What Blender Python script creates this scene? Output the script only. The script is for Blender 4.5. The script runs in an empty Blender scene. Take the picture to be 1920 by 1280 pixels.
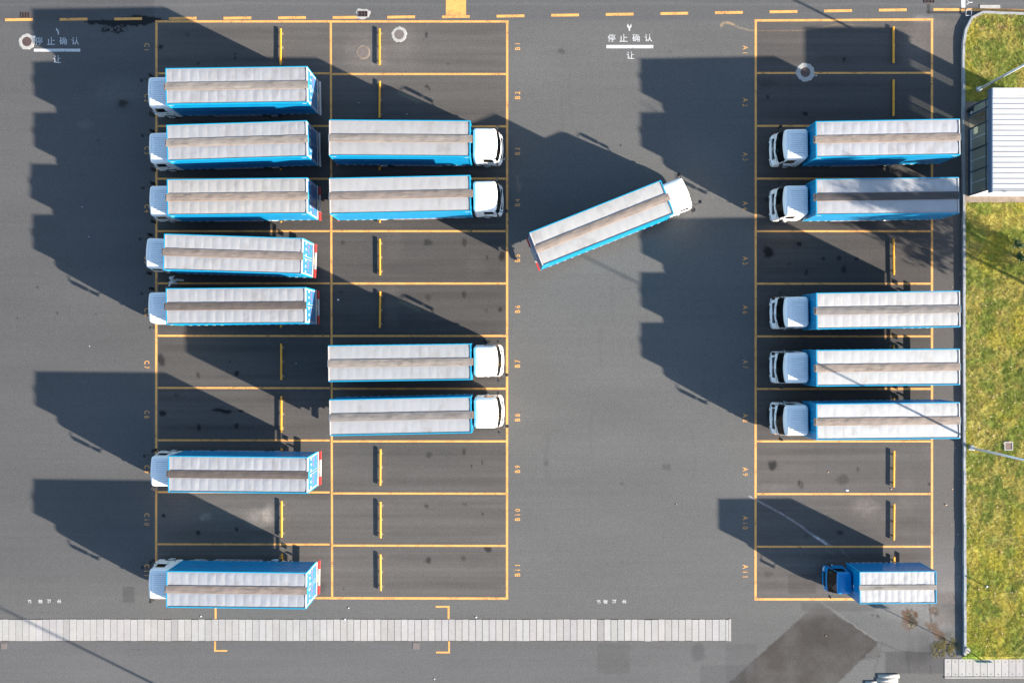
import bpy, math, random
import numpy as np
from mathutils import Vector, Matrix

# ------------------------------------------------------------------ camera, world, sun, exposure
H = 58.3            # drone height
F = 1490.0          # focal length in photo pixels (1920 wide)
HT = 3.81           # height of a big truck's cargo roof
sc = bpy.context.scene
COL = sc.collection
def W(px, py, z=0.0):
    """photo pixel -> world point at height z (plain survey of the yard)"""
    return Vector(((px - 960) * (H - z) / F, -(py - 640) * (H - z) / F, z))
M = H / F           # metres per photo pixel on the ground

cd = bpy.data.cameras.new('camera'); cam = bpy.data.objects.new('camera', cd); COL.objects.link(cam)
cam.location = (0, 0, H); cam.rotation_euler = (0, 0, 0)
cd.sensor_width = 36; cd.lens = F / 1920 * 36; cd.clip_start = 1; cd.clip_end = 2000
sc.camera = cam

SUN = Vector((293, -145, 3.81 * F / H)).normalized()      # towards the sun
world = bpy.data.worlds.new('World'); sc.world = world; world.use_nodes = True
wn = world.node_tree.nodes; wl = world.node_tree.links; wn.clear()
sky = wn.new('ShaderNodeTexSky'); sky.sky_type = 'NISHITA'; sky.sun_disc = False
sky.sun_elevation = math.asin(SUN.z); sky.sun_rotation = math.atan2(SUN.x, SUN.y)
sky.air_density = 1.0; sky.dust_density = 0.6; sky.ozone_density = 1.5
bg = wn.new('ShaderNodeBackground'); bg.inputs[1].default_value = 0.085
wo = wn.new('ShaderNodeOutputWorld'); wl.new(sky.outputs[0], bg.inputs[0]); wl.new(bg.outputs[0], wo.inputs[0])
ld = bpy.data.lights.new('sun', 'SUN'); ld.energy = 5.0; ld.angle = math.radians(0.7); ld.color = (1.0, 0.905, 0.78)
lo = bpy.data.objects.new('sun', ld); COL.objects.link(lo); lo.rotation_euler = (-SUN).to_track_quat('-Z', 'Y').to_euler()
lo.location = (60, -30, 40)
sc.view_settings.view_transform = 'Standard'; sc.view_settings.look = 'None'
sc.view_settings.gamma = 1; sc.view_settings.exposure = 1.95
sc.render.engine = 'CYCLES'
sc.cycles.max_bounces = 6; sc.cycles.transparent_max_bounces = 12
rnd = random.Random(7)

# ------------------------------------------------------------------ helpers
class MB:
    def __init__(s): s.v = []; s.f = []; s.m = []
    def add(s, vs, fs, mi=0):
        n = len(s.v); s.v += [tuple(p) for p in vs]; s.f += [tuple(n + i for i in f) for f in fs]; s.m += [mi] * len(fs); return s
    def box(s, x0, x1, y0, y1, z0, z1, mi=0):
        return s.add([(x0,y0,z0),(x1,y0,z0),(x1,y1,z0),(x0,y1,z0),(x0,y0,z1),(x1,y0,z1),(x1,y1,z1),(x0,y1,z1)],
              [(3,2,1,0),(4,5,6,7),(0,1,5,4),(1,2,6,5),(2,3,7,6),(3,0,4,7)], mi)
    def prism(s, pts, z0, z1, mi=0):
        n = len(pts)
        a = sum(pts[i][0]*pts[(i+1)%n][1]-pts[(i+1)%n][0]*pts[i][1] for i in range(n))
        if a < 0: pts = pts[::-1]
        return s.add([(p[0],p[1],z0) for p in pts]+[(p[0],p[1],z1) for p in pts],
              [tuple(range(n-1,-1,-1)), tuple(range(n,2*n))]+[(i,(i+1)%n,n+(i+1)%n,n+i) for i in range(n)], mi)
    def tube(s, p0, p1, r0, r1=None, n=10, mi=0, caps=True):
        r1 = r0 if r1 is None else r1
        p0 = Vector(p0); p1 = Vector(p1); d = (p1-p0).normalized()
        u = d.orthogonal().normalized(); w = d.cross(u)
        vs = [p0+(u*math.cos(2*math.pi*i/n)+w*math.sin(2*math.pi*i/n))*r0 for i in range(n)]
        vs += [p1+(u*math.cos(2*math.pi*i/n)+w*math.sin(2*math.pi*i/n))*r1 for i in range(n)]
        fs = [(i,(i+1)%n,n+(i+1)%n,n+i) for i in range(n)]
        if caps: fs += [tuple(range(n-1,-1,-1)), tuple(range(n,2*n))]
        return s.add(vs, fs, mi)
    def lathe_y(s, cx, cy, cz, prof, n=24, mi=0):
        """prof: list of (y, r); turned about a y axis"""
        k = len(prof)
        vs = [(cx+r*math.cos(2*math.pi*j/n), cy+y, cz+r*math.sin(2*math.pi*j/n)) for (y, r) in prof for j in range(n)]
        fs = [(i*n+j, i*n+(j+1)%n, (i+1)*n+(j+1)%n, (i+1)*n+j) for i in range(k-1) for j in range(n)]
        return s.add(vs, fs, mi)
    def build(s, name, mats, parent=None, loc=None, smooth=False, rotz=0.0):
        me = bpy.data.meshes.new(name); me.from_pydata(s.v, [], s.f)
        for m in (mats if isinstance(mats, (list, tuple)) else [mats]): me.materials.append(m)
        if any(s.m): me.polygons.foreach_set('material_index', s.m)
        if smooth: me.polygons.foreach_set('use_smooth', [True]*len(s.f))
        me.update()
        return link(name, me, parent, loc, rotz)

def link(name, me, parent=None, loc=None, rotz=0.0):
    o = bpy.data.objects.new(name, me); COL.objects.link(o)
    if parent is not None: o.parent = parent
    if loc is not None: o.location = loc
    o.rotation_euler = (0, 0, rotz)
    return o
def tag(o, label=None, cat=None, group=None, kind=None):
    if label: o['label'] = label
    if cat: o['category'] = cat
    if group: o['group'] = group
    if kind: o['kind'] = kind
    return o
def empty(name, loc, rotz=0.0):
    o = bpy.data.objects.new(name, None); COL.objects.link(o); o.location = loc; o.rotation_euler = (0,0,rotz); o.empty_display_size = .3
    return o

# ------------------------------------------------------------------ materials
def newmat(name):
    m = bpy.data.materials.new(name); m.use_nodes = True
    return m, m.node_tree.nodes, m.node_tree.links, m.node_tree.nodes['Principled BSDF']
def mathn(n, l, op, a, b=None, clamp=False):
    t = n.new('ShaderNodeMath'); t.operation = op; t.use_clamp = clamp
    for i, x in enumerate((a, b)):
        if x is None: continue
        if hasattr(x, 'links'): l.new(x, t.inputs[i])
        else: t.inputs[i].default_value = x
    return t.outputs[0]
def mapr(n, l, x, a, b, c, d):
    t = n.new('ShaderNodeMapRange'); l.new(x, t.inputs[0])
    for i, q in enumerate((a, b, c, d)): t.inputs[i+1].default_value = q
    return t.outputs[0]
def mixc(n, l, fac, a, b, mode='MIX'):
    t = n.new('ShaderNodeMix'); t.data_type = 'RGBA'; t.blend_type = mode
    for i, x in ((0, fac), (6, a), (7, b)):
        if hasattr(x, 'links'): l.new(x, t.inputs[i])
        elif i == 0: t.inputs[0].default_value = x
        else: t.inputs[i].default_value = (*x, 1)
    return t.outputs[2]
def noisen(n, l, scale, detail=3, rough=.5, stretch=None, rand=True):
    tc = n.new('ShaderNodeTexCoord'); v = tc.outputs['Object']
    if stretch:
        mp = n.new('ShaderNodeMapping'); mp.inputs[3].default_value = stretch; l.new(v, mp.inputs[0]); v = mp.outputs[0]
    t = n.new('ShaderNodeTexNoise'); t.noise_dimensions = '4D'; l.new(v, t.inputs['Vector'])
    t.inputs['Scale'].default_value = scale; t.inputs['Detail'].default_value = detail; t.inputs['Roughness'].default_value = rough
    if rand:
        oi = n.new('ShaderNodeObjectInfo'); l.new(mathn(n, l, 'MULTIPLY', oi.outputs['Random'], 40.0), t.inputs['W'])
    return t.outputs['Fac']
def pm(name, col, rough=.5, metal=0.0, var=.12, scale=3.0, stretch=None, bump=0.0, bscale=8.0, dirt=None, objcol=False):
    m, n, l, b = newmat(name)
    f = noisen(n, l, scale, 4, .6, stretch)
    k = mapr(n, l, f, .3, .7, 1-var, 1+var)
    cc = n.new('ShaderNodeCombineColor'); [l.new(k, cc.inputs[i]) for i in range(3)]
    base = col
    if objcol:
        oi = n.new('ShaderNodeObjectInfo'); base = oi.outputs['Color']
    c = mixc(n, l, 1.0, base, cc.outputs[0], 'MULTIPLY')
    if dirt:
        f2 = noisen(n, l, dirt[1], 5, .65, dirt[3] if len(dirt) > 3 else None)
        c = mixc(n, l, mapr(n, l, f2, .52, .72, 0, dirt[2]), c, dirt[0])
    l.new(c, b.inputs['Base Color'])
    b.inputs['Roughness'].default_value = rough; b.inputs['Metallic'].default_value = metal
    if bump:
        bp = n.new('ShaderNodeBump'); bp.inputs['Strength'].default_value = bump; bp.inputs['Distance'].default_value = .02
        l.new(noisen(n, l, bscale, 3), bp.inputs['Height']); l.new(bp.outputs[0], b.inputs['Normal'])
    return m
def glassm(name, tint, refl=.5):
    m, n, l, b = newmat(name); n.remove(b)
    t = n.new('ShaderNodeBsdfTransparent'); t.inputs[0].default_value = (*tint, 1)
    g = n.new('ShaderNodeBsdfGlossy'); g.inputs['Roughness'].default_value = .03
    fr = n.new('ShaderNodeFresnel'); fr.inputs[0].default_value = 1.5
    mx = n.new('ShaderNodeMixShader'); l.new(mathn(n, l, 'ADD', fr.outputs[0], .02), mx.inputs[0]); l.new(t.outputs[0], mx.inputs[1]); l.new(g.outputs[0], mx.inputs[2])
    l.new(mx.outputs[0], n['Material Output'].inputs[0])
    return m
def filmglass(name, tint):
    m = glassm(name, tint); n = m.node_tree.nodes; l = m.node_tree.links
    out = n['Material Output']; src = out.inputs[0].links[0].from_socket
    d = n.new('ShaderNodeBsdfDiffuse'); d.inputs[0].default_value = (.50,.56,.49,1); t = n.new('ShaderNodeBsdfTranslucent'); t.inputs[0].default_value = (.50,.56,.49,1)
    m1 = n.new('ShaderNodeMixShader'); m1.inputs[0].default_value = .5; l.new(d.outputs[0], m1.inputs[1]); l.new(t.outputs[0], m1.inputs[2])
    m2 = n.new('ShaderNodeMixShader'); m2.inputs[0].default_value = .5; l.new(src, m2.inputs[1]); l.new(m1.outputs[0], m2.inputs[2]); l.new(m2.outputs[0], out.inputs[0])
    return m
def paint(name, col, wear=.35, a=.5, b_=.62):
    """road paint, worn through to transparent in spots"""
    m, n, l, b = newmat(name)
    f = noisen(n, l, 1.4, 6, .7, rand=False); f3 = noisen(n, l, 14, 3, .6, rand=False)
    c = mixc(n, l, mapr(n, l, f, .35, .7, 0, .55), col, tuple(x*.72+.03 for x in col))
    c = mixc(n, l, mapr(n, l, f3, .4, .75, 0, .35), c, tuple(x*.5+.03 for x in col))
    l.new(c, b.inputs['Base Color']); b.inputs['Roughness'].default_value = .8
    t = n.new('ShaderNodeBsdfTransparent'); mx = n.new('ShaderNodeMixShader')
    s = mathn(n, l, 'ADD', mathn(n, l, 'MULTIPLY', f, .5), mathn(n, l, 'MULTIPLY', f3, .5))
    l.new(mapr(n, l, s, a, b_, 0, wear), mx.inputs[0]); l.new(b.outputs[0], mx.inputs[1]); l.new(t.outputs[0], mx.inputs[2])
    l.new(mx.outputs[0], n['Material Output'].inputs[0])
    return m

MT = dict(
  blue = pm('blue_body', (.001,.185,.385), .38, 0, .10, 1.2, (1,1,1), .10, 2.5, ((.10,.17,.24), 1.2, .35, (.4,1,2.5))),
  door = pm('blue_door', (.02,.135,.285), .4, 0, .12, 1.5, None, .05, 3, ((.10,.15,.2), 1.5, .3)),
  bluetrim = pm('blue_trim', (.003,.28,.48), .4, 0, .1, 3),
  bluecab = pm('blue_cab_paint', (.002,.19,.46), .25, 0, .06, 1.5),
  tarp = pm('silver_roof_sheet', (.285,.282,.28), .55, 0, .05, 1.1, (1,.6,1), .12, 3.0, ((.21,.185,.165), .9, .55, (1.2,.9,1)), objcol=True),
  seam = pm('rusty_seam', (.30,.19,.13), .8),
  strip = pm('roof_strip', (.3,.25,.22), .85, 0, .22, 2.2, (.35,3.5,1), .3, 12, ((.07,.058,.05), 1.9, .8, (.7,2.2,1)), objcol=True),
  white = pm('white_cab_paint', (.87,.87,.86), .3, 0, .03, 1.5, None, 0, 8, ((.45,.43,.40), 1.5, .25)),
  groove = pm('shaded_groove', (.58,.58,.58), .6),  # grey paints the shade between the cab roof ribs
  trimw = pm('white_metal', (.48,.48,.48), .5),
  red = pm('red_reflective', (.52,.04,.035), .5),
  black = pm('black_plastic', (.012,.013,.015), .5),
  chassis = pm('chassis_dark', (.018,.018,.02), .7),
  tyre = pm('tyre_rubber', (.02,.02,.022), .85),
  rim = pm('steel_rim', (.42,.45,.48), .45, .3),
  alu = pm('grey_metal', (.40,.41,.43), .45, .4),
  amber = pm('amber_lens', (.75,.22,.02), .3),
  plate = pm('yellow_plate', (.72,.36,.02), .5),
  lens = pm('headlight_lens', (.55,.58,.60), .12),
  mint = pm('mint_paper', (.30,.72,.62), .7),
  inter = pm('cab_interior', (.03,.035,.035), .8, 0, .3, 6),
  glass = glassm('cab_glass', (.30,.40,.355)),
  bglass = filmglass('booth_glass', (.80,.88,.84)),
  sash = pm('white_sash', (.62,.66,.70), .5),
  yellow = pm('yellow_steel', (.74,.33,.018), .42, 0, .10, 5, None, .1, 9, ((.35,.20,.05), 4, .6)),
  concrete = pm('concrete', (.33,.31,.285), .9, 0, .16, 5, None, .4, 18),
  cement = pm('cement_collar', (.36,.345,.32), .9, 0, .18, 6, None, .4, 18),
  lid = pm('rusty_iron_lid', (.115,.075,.065), .6, .3, .2, 9, None, .5, 25),
  lidgrey = pm('dusty_iron_lid', (.15,.125,.115), .8, 0, .15, 9, None, .5, 25),
  iron = pm('dark_iron', (.03,.026,.026), .6, .4),
  polem = pm('white_pole', (.78,.80,.82), .4, 0),
  frame = pm('blue_grey_frame', (.045,.075,.115), .4, .2),
  fascia = pm('blue_grey_fascia', (.085,.13,.20), .5, 0, .06),
  roofw = pm('white_sheet_roof', (.44,.437,.43), .5, 0, .05, 1, None, 0, 8, ((.40,.33,.25), 1.5, .35, (.6,3,1))),
  wallw = pm('white_wall', (.66,.65,.63), .7),
  floor = pm('booth_floor', (.36,.30,.22), .6, 0, .15, 4),
  pad = pm('concrete_pad', (.21,.165,.13), .9, 0, .22, 3, None, .4, 14, ((.09,.075,.065), 1.2, .6)),
  kerb = pm('kerb_stone', (.31,.32,.33), .85, 0, .2, 4, None, .4, 14, ((.16,.15,.14), 2, .6)),
  bark = pm('bark', (.07,.05,.035), .9, 0, .3, 6, None, .6, 12),
  skin = pm('skin', (.38,.21,.14), .6), shirt = pm('shirt', (.86,.90,.90), .8, 0, .15, 8),
  trousers = pm('trousers', (.74,.80,.82), .8), hair = pm('hair', (.012,.010,.010), .6), shoe = pm('shoe', (.03,.03,.035), .6),
  linepaint = paint('yellow_line_paint', (.78,.365,.092), .75, .52, .62),
  oldyellow = paint('faded_yellow_paint', (.66,.35,.12), .6, .50, .62),
  whitepaint = paint('white_line_paint', (.58,.58,.58), .7, .52, .64),
)

# ------------------------------------------------------------------ value noise in numpy
def vnoise(x, y, seed, octs=1):
    out = 0; amp = 1; tot = 0
    for o in range(octs):
        r = np.random.RandomState(seed + o); g = r.rand(256, 256).astype(np.float32)
        xs = x * 2**o; ys = y * 2**o
        xi = np.floor(xs).astype(int); yi = np.floor(ys).astype(int); fx = xs - xi; fy = ys - yi
        fx = fx*fx*(3-2*fx); fy = fy*fy*(3-2*fy); X0 = xi & 255; X1 = (xi+1) & 255; Y0 = yi & 255; Y1 = (yi+1) & 255
        out = out + amp*((g[X0,Y0]*(1-fx)+g[X1,Y0]*fx)*(1-fy)+(g[X0,Y1]*(1-fx)+g[X1,Y1]*fx)*fy); tot += amp; amp *= .5
    return out / tot
def sstep(a, b, x):
    t = np.clip((x-a)/(b-a), 0, 1); return t*t*(3-2*t)
def inpoly(px, py, poly):
    c = np.zeros(px.shape, bool); n = len(poly)
    for i in range(n):
        x0, y0 = poly[i]; x1, y1 = poly[(i+1) % n]
        if y0 == y1: continue
        c ^= ((y0 > py) != (y1 > py)) & (px < (x1-x0)*(py-y0)/(y1-y0)+x0)
    return c
def segdist(px, py, pts):
    d = np.full(px.shape, 1e9, np.float32)
    for (x0, y0), (x1, y1) in zip(pts[:-1], pts[1:]):
        L2 = (x1-x0)**2+(y1-y0)**2; t = np.clip(((px-x0)*(x1-x0)+(py-y0)*(y1-y0))/L2, 0, 1)
        d = np.minimum(d, np.hypot(px-(x0+t*(x1-x0)), py-(y0+t*(y1-y0))))
    return d

# ------------------------------------------------------------------ the ground: one sheet
def build_ground():
    step = .08 / M
    xs = np.concatenate([[-6500, -3000, -1500, -600, -200, -60], np.arange(-20, 1832, step), [1850, 1900, 2000, 2300, 3000, 5000, 8500]])
    ys = np.concatenate([[-6500, -3000, -1200, -400, -100], np.arange(-20, 1300, step), [1330, 1400, 1600, 2500, 4500, 7800]])
    PX, PY = np.meshgrid(xs.astype(np.float32), ys.astype(np.float32)); nx, ny = len(xs), len(ys)
    X = (PX-960)*M; Y = -(PY-640)*M
    T = np.ones(PX.shape+(3,), np.float32)
    def mul(mask, col):
        c = np.array(col, np.float32)
        T[...] = T*(1+mask[..., None]*(c-1))
    def mix(mask, col):
        T[...] = T*(1-mask[..., None])+mask[..., None]*np.array(col, np.float32)
    wx = (vnoise(PX/9, PY/9, 11, 3)-.5)*9; wy = (vnoise(PX/9, PY/9, 21, 3)-.5)*9
    def rect(x0, y0, x1, y1, soft=2.5):
        return sstep(x0-soft, x0+soft, PX)*sstep(x1+soft, x1-soft, PX)*sstep(y0-soft, y0+soft, PY)*sstep(y1+soft, y1-soft, PY)
    def blob(x, y, rx, ry, soft=.35, warp=1.0):
        k = min(1, min(rx, ry)/7)*warp
        d = np.sqrt(((PX+wx*k-x)/rx)**2+((PY+wy*k-y)/ry)**2)
        return sstep(1+soft, 1-soft, d)
    # broad tone of the different pours
    T *= (.90+.20*vnoise(PX/190, PY/70, 3, 4))[..., None]
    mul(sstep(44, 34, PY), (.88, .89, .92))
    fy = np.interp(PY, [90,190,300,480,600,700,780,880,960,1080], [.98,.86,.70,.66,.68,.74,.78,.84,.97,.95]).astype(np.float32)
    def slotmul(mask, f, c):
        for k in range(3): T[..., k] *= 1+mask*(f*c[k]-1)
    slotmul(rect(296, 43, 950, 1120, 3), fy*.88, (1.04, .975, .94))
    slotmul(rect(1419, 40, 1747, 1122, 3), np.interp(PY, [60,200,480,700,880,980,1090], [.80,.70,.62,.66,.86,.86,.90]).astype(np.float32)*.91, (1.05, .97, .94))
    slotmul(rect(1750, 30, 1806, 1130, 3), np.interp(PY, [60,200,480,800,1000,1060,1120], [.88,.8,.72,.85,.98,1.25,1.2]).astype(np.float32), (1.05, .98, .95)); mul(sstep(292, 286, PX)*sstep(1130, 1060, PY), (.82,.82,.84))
    mul(rect(-30, 1203, 1375, 1310, 2), (.98, .97, 1.0))
    # screed / tyre streaks that run along the bays
    st = vnoise(PX/500, PY/3.2, 5, 2)-.5
    st2 = vnoise(PX/240, PY/11, 6, 3)-.5
    slot = np.maximum(rect(296, 43, 950, 1120), rect(1419, 40, 1747, 1122))
    T *= (1+st*(.05+.17*slot)+st2*(.05+.26*slot))[..., None]
    for k in range(45):
        mul(sstep(1.6, .2, np.abs(PY-(22+k*24.6+2*np.sin(PX/200+k))))*.5*vnoise(PX/70, PY/9, 60+k), (.90,.90,.91))
    # wheel tracks in front of the wheel stops
    for n in range(11):
        for (xa, xb, y0) in ((300, 520, 89), (720, 945, 89), (1425, 1668, 87)):
            for dy in (-27, 26):
                mul(sstep(10, 2, np.abs(PY-(y0+98.3*n+dy)))*rect(xa, 0, xb, 1280, 25)*vnoise(PX/60, PY/14, 80+n, 2), (.80,.80,.81))
    # dusty rub marks
    for (x, y, rx, ry, s) in ((684, 100, 36, 34, .45), (754, 75, 26, 26, .35), (745, 118, 40, 14, .25), (1718, 90, 26, 34, .5), (1745, 45, 30, 16, .35), (1728, 36, 20, 6, .7),
            (486, 972, 22, 16, 1.0), (505, 962, 12, 18, .9), (385, 968, 10, 7, .8), (1622, 950, 24, 14, .8), (1650, 975, 30, 20, .25), (225, 170, 46, 26, .35), (160, 235, 14, 8, .3),
            (735, 560, 14, 22, .35), (735, 600, 12, 14, .35), (1720, 1150, 50, 30, .35), (1690, 1135, 60, 22, .3), (1755, 1160, 26, 20, .3), (1520, 108, 14, 8, .3),
            (740, 455, 16, 30, .25), (890, 500, 18, 20, .2), (1000, 110, 40, 30, .08), (1700, 950, 14, 60, .18), (1780, 1115, 20, 30, .3), (1780, 1165, 22, 14, .45)):
        mul(blob(x, y, rx, ry, .6)*(.5+.8*vnoise(PX/5, PY/5, 33, 3))*s, (1.75, 1.68, 1.62))
    mul(sstep(5, 0, np.abs(PY-10+vnoise(PX/90, PY/60, 9)*4))*.4, (1.35,1.35,1.36))
    # repairs
    mul(inpoly(PX+wx*.45, PY+wy*.45, [(1533,1129),(1645,1203),(1640,1212),(1560,1290),(1355,1290)]).astype(np.float32)*np.clip(.35+.9*vnoise(PX/26, PY/26, 41, 4), 0, 1)*sstep(1125, 1165, PY+.12*(PX-1540)), (.46, .41, .385))
    mul(inpoly(PX, PY, [(1602,1240),(1645,1206),(1652,1232),(1625,1236)]).astype(np.float32)*.5, (.6,.57,.56))
    mul(rect(1478, 1076, 1530, 1113, 1), (.80,.79,.79)); mul(rect(1502, 1129, 1640, 1145, 1), (.82,.80,.79))
    mul(rect(230, 1099, 252, 1129, 1), (.74,.74,.75)); mul(rect(1120, 1206, 1180, 1262, 2), (.88,.88,.86))
    mul(rect(1313, 1246, 1400, 1300, 2), (.84,.84,.86)); mul(rect(1361, 1206, 1420, 1300, 2), (.88,.88,.90))
    mul(rect(1640, 1262, 1772, 1310, 3), (.92,.91,.90)); mul(rect(1660, 1222, 1771, 1262, 3), (.66,.65,.67))
    mul(rect(1738, 8, 1744, 26, 1), (.50,.48,.47)); mul(rect(1738, 21, 1806, 26, 1), (.52,.50,.49))
    mul(rect(1752, 1110, 1798, 1170, 6), (.78,.74,.73))
    for (x, y, rx, ry, s) in ((1705,1160,17,26,1.0),(1700,1148,12,9,1.0),(1745,1172,16,8,.8),(1757,1185,12,12,.9),(1752,1144,10,9,.7),(1760,1190,12,10,.8),(1775,1205,9,8,.6)):
        mix(blob(x, y, rx*.8, ry*.8, .12, 1.6)*s*(.45+.8*sstep(.3, .65, vnoise(PX/4, PY/4, 43, 3))), (.95,.60,.42))
        mix(blob(x+4, y+5, rx*.5, ry*.45, .2, 1.8)*s*.9, (.34,.27,.17)); mix(blob(x+3, y+ry*.5, rx*.4, ry*.25, .2, 2)*s*.7*(vnoise(PX/2, PY/2, 49, 2) > .66), (2.2,1.9,1.4))
    for (x, y, rx, ry, s) in ((1760,1215,22,13,.6),(1720,1232,26,14,.4),(1732,1212,12,26,.35),(1708,1215,8,22,.25)):
        mul(blob(x, y, rx, ry, .6)*s, (.45,.45,.50))
    for pts, w, c, s in (([(1405,930),(1440,948),(1475,968),(1500,985),(1520,1000),(1550,1021)], 1.6, (3.4,3.4,3.5), .75),
                      ([(1528,1006),(1545,1014),(1556,1022)], 3.2, (3.0,3.0,3.1), .7),
                      ([(1546,1028),(1566,1040)], .8, (2.2,2.2,2.2), .5), ([(1575,1028),(1592,1045)], .8, (2.2,2.2,2.2), .5),
                      ([(1352,48),(1358,43),(1368,43),(1385,52),(1405,57),(1440,58),(1500,58),(1530,54),(1570,46),(1600,47)], 1.3, (2.6,2.0,1.35), .6),
                      ([(1352,49),(1356,44),(1364,43),(1376,46)], 3.6, (2.4,1.9,1.3), .5), ([(1600,47),(1660,50),(1710,55)], .9, (2.0,1.7,1.3), .4),
                      ([(970,330),(971,350),(976,345),(973,358)], 2.5, (2.2,1.8,1.4), .45),
                      ([(1540,1128),(1575,1152),(1610,1178),(1645,1200)], 1.0, (1.8,1.7,1.6), .6),
                      ([(1500,1180),(1480,1200),(1440,1235)], 1.0, (1.3,1.25,1.2), .5),
                      ([(1645,1202),(1690,1220),(1712,1222),(1745,1224)], .9, (.45,.45,.47), .7), ([(1652,1222),(1700,1222),(1705,1262)], 1.0, (.5,.5,.52), .6),
                      ([(1655,1202),(1640,1256)], .9, (.55,.55,.57), .6), ([(1745,1248),(1745,1262)], 1.2, (.4,.4,.4), .6),
                      ([(1742,1128),(1746,1165)], 2.4, (.45,.38,.33), .8), ([(1722,960),(1723,1030)], .9, (1.5,1.45,1.4), .35),
                      ([(1422,500),(1424,430)], .6, (1.3,1.3,1.3), .2), ([(1585,420),(1585,520)], .7, (.75,.75,.75), .4), ([(1722,470),(1722,532)], .8, (.7,.7,.7), .5),
                      ([(235,1222),(250,1216),(285,1218)], .6, (.6,.6,.6), .4), ([(240,1228),(280,1226)], .6, (.6,.6,.6), .4)):
        j = segdist(PX+wx*.25, PY+wy*.25, pts)
        mul(sstep(w+.9, w*.3, j)*s*(.45+.8*vnoise(PX/3, PY/3, 47, 2)), c)
    # scuffs and turning tracks of tyres
    rr = np.random.RandomState(77)
    for k in range(16):
        cx, cy, rad = rr.uniform(1000, 1380), rr.uniform(120, 1100), rr.uniform(120, 420); d = np.hypot(PX-cx-rad, PY-cy)
        mul(sstep(5, 1, np.abs(d-rad))*sstep(70, 30, np.abs(PY-cy))*.35*vnoise(PX/8, PY/8, 300+k, 2), (.72,.72,.72))
    for k in range(60):
        x, y = (rr.uniform(300, 940), rr.uniform(50, 1110)) if k % 2 else (rr.uniform(1425, 1740), rr.uniform(50, 1110))
        mul(blob(x, y, rr.uniform(8, 40), rr.uniform(3, 12), .8)*rr.uniform(.2, .6)*(.4+vnoise(PX/6, PY/6, 350, 2)), (.72,.71,.70) if k % 3 else (1.3,1.27,1.24))
    # oil and water
    for (x, y, rx, ry, s) in ((303,674,6,10,.65),(304,774,6,6,.8),(302,88,4,4.5,.75),(371,118,3,3,.6),(352,65,1.6,3,.5),(440,102,2,2,.6),(440,110,2.5,3,.6),(372,704,4,5,.5),(443,700,4,4,.8),(431,678,1.6,1.6,.6),
            (410,769,12,3,.95),(425,772,9,4,.9),(452,770,5,1.5,.8),(372,802,4,6,.7),(443,798,4,4,.7),(306,966,3.5,3.5,.8),(371,998,4,4,.7),(444,992,2.5,4,.7),(330,740,5,3,.3),
            (799,66,2.5,5,.6),(801,162,4,3,.6),(805,167,2,3,.5),(840,120,3,1.5,.4),(802,455,7,5,.5),(870,454,4,7,.5),(941,480,5.5,8,.7),(913,483,2,4,.5),(870,553,3.5,6,.5),(803,558,5,5,.35),(938,580,4,4,.6),(912,582,3,4,.3),(913,640,6,3,.7),
            (642,454,4,4,.4),(640,548,4,2,.4),(881,728,14,2.5,.7),(870,847,3,6,.5),(904,866,1.2,4,.7),(884,874,1.4,3,.7),(805,853,6,6,.4),(871,946,5,3,.3),(800,948,4,3,.5),(914,1028,6,7,.7),(803,1049,6,6,.6),(870,1046,4,5,.4),(905,963,1.4,3,.7),(644,1103,1.4,2.5,.5),
            (1440,474,8,10,.8),(1498,457,5,4,.8),(1544,485,3,3.5,.6),(1573,484,4,4.5,.6),(1607,485,4,3,.7),(1583,506,5,6,.6),(1512,510,3,6,.5),(1480,495,5,2,.4),(1448,873,8,9,.75),(1580,900,11,9,.35),(1502,908,5,8,.4),(1498,903,2,5,.5),(1608,880,3,5,.4),(1743,907,3,3,.7),
            (1575,998,7,4,.6),(1512,1004,3,5,.3),(1510,213,4,4,.7),(1583,112,3,4,.6),(1440,182,3,4,.5),(1444,282,4,5,.7),(1439,374,4,5,.5),(1440,773,3,10,.5),
            (1053,96,6,4,.35),(1163,273,2,2,.6),(1255,97,1.5,1.5,.6),(1250,875,6,7,.25),(1440,1077,8,6,.25),(70,539,2.5,2.5,.6),(107,587,2,2,.5),(33,596,2,2,.4),(180,589,2,2,.4),(1024,868,4,5,.25),(1165,906,3,2,.4),
            (540,1080,30,14,.14),(595,1100,16,10,.22),(1310,1222,12,16,.25),(185,263,3,2,.4),(215,676,2,1,.4),(1646,1154,3,3,.5),(1636,1152,2,2,.5),(1709,1142,1.5,3,.6),(1560,1190,50,30,.15)):
        mul(blob(x, y, rx*1.05, ry*1.05, .4)*min(1, s*1.25), (.18,.18,.20))
    mul(blob(231,194,8,7,.6)*.85, (.28,.24,.22)); mul(blob(231,196,18,12,.8)*.3, (.5,.5,.5))
    mul(rect(300, 800, 475, 804, 3)*vnoise(PX/8, PY/3, 51, 2)*.5, (.3,.3,.32))
    pud = np.maximum(np.maximum(blob(196,42,38,4.5,.08,1.4), blob(265,38,38,7.5,.08,.8)), blob(235,44,48,5.5,.08,1.4))
    pud = np.maximum(pud, blob(212,56,26,6,.3,2)*(vnoise(PX/3, PY/3, 55, 2) > .53))
    mix(pud*.97, (.03,.033,.04))
    # pebbles of pale and dark dirt
    sp = vnoise(PX/1.7, PY/1.7, 71, 2); mul((sp < .13).astype(np.float32)*.35, (.5,.5,.5)); mul((sp > .885).astype(np.float32)*.35, (1.5,1.5,1.5))
    V = np.stack([X, Y, np.zeros_like(X)], -1).reshape(-1, 3)
    idx = np.arange(nx*ny).reshape(ny, nx)
    Q = np.stack([idx[:-1,:-1], idx[1:,:-1], idx[1:,1:], idx[:-1,1:]], -1).reshape(-1, 4)
    me = npmesh('ground', V, Q); setcol(me, 'tint', T.reshape(-1, 3))
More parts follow.
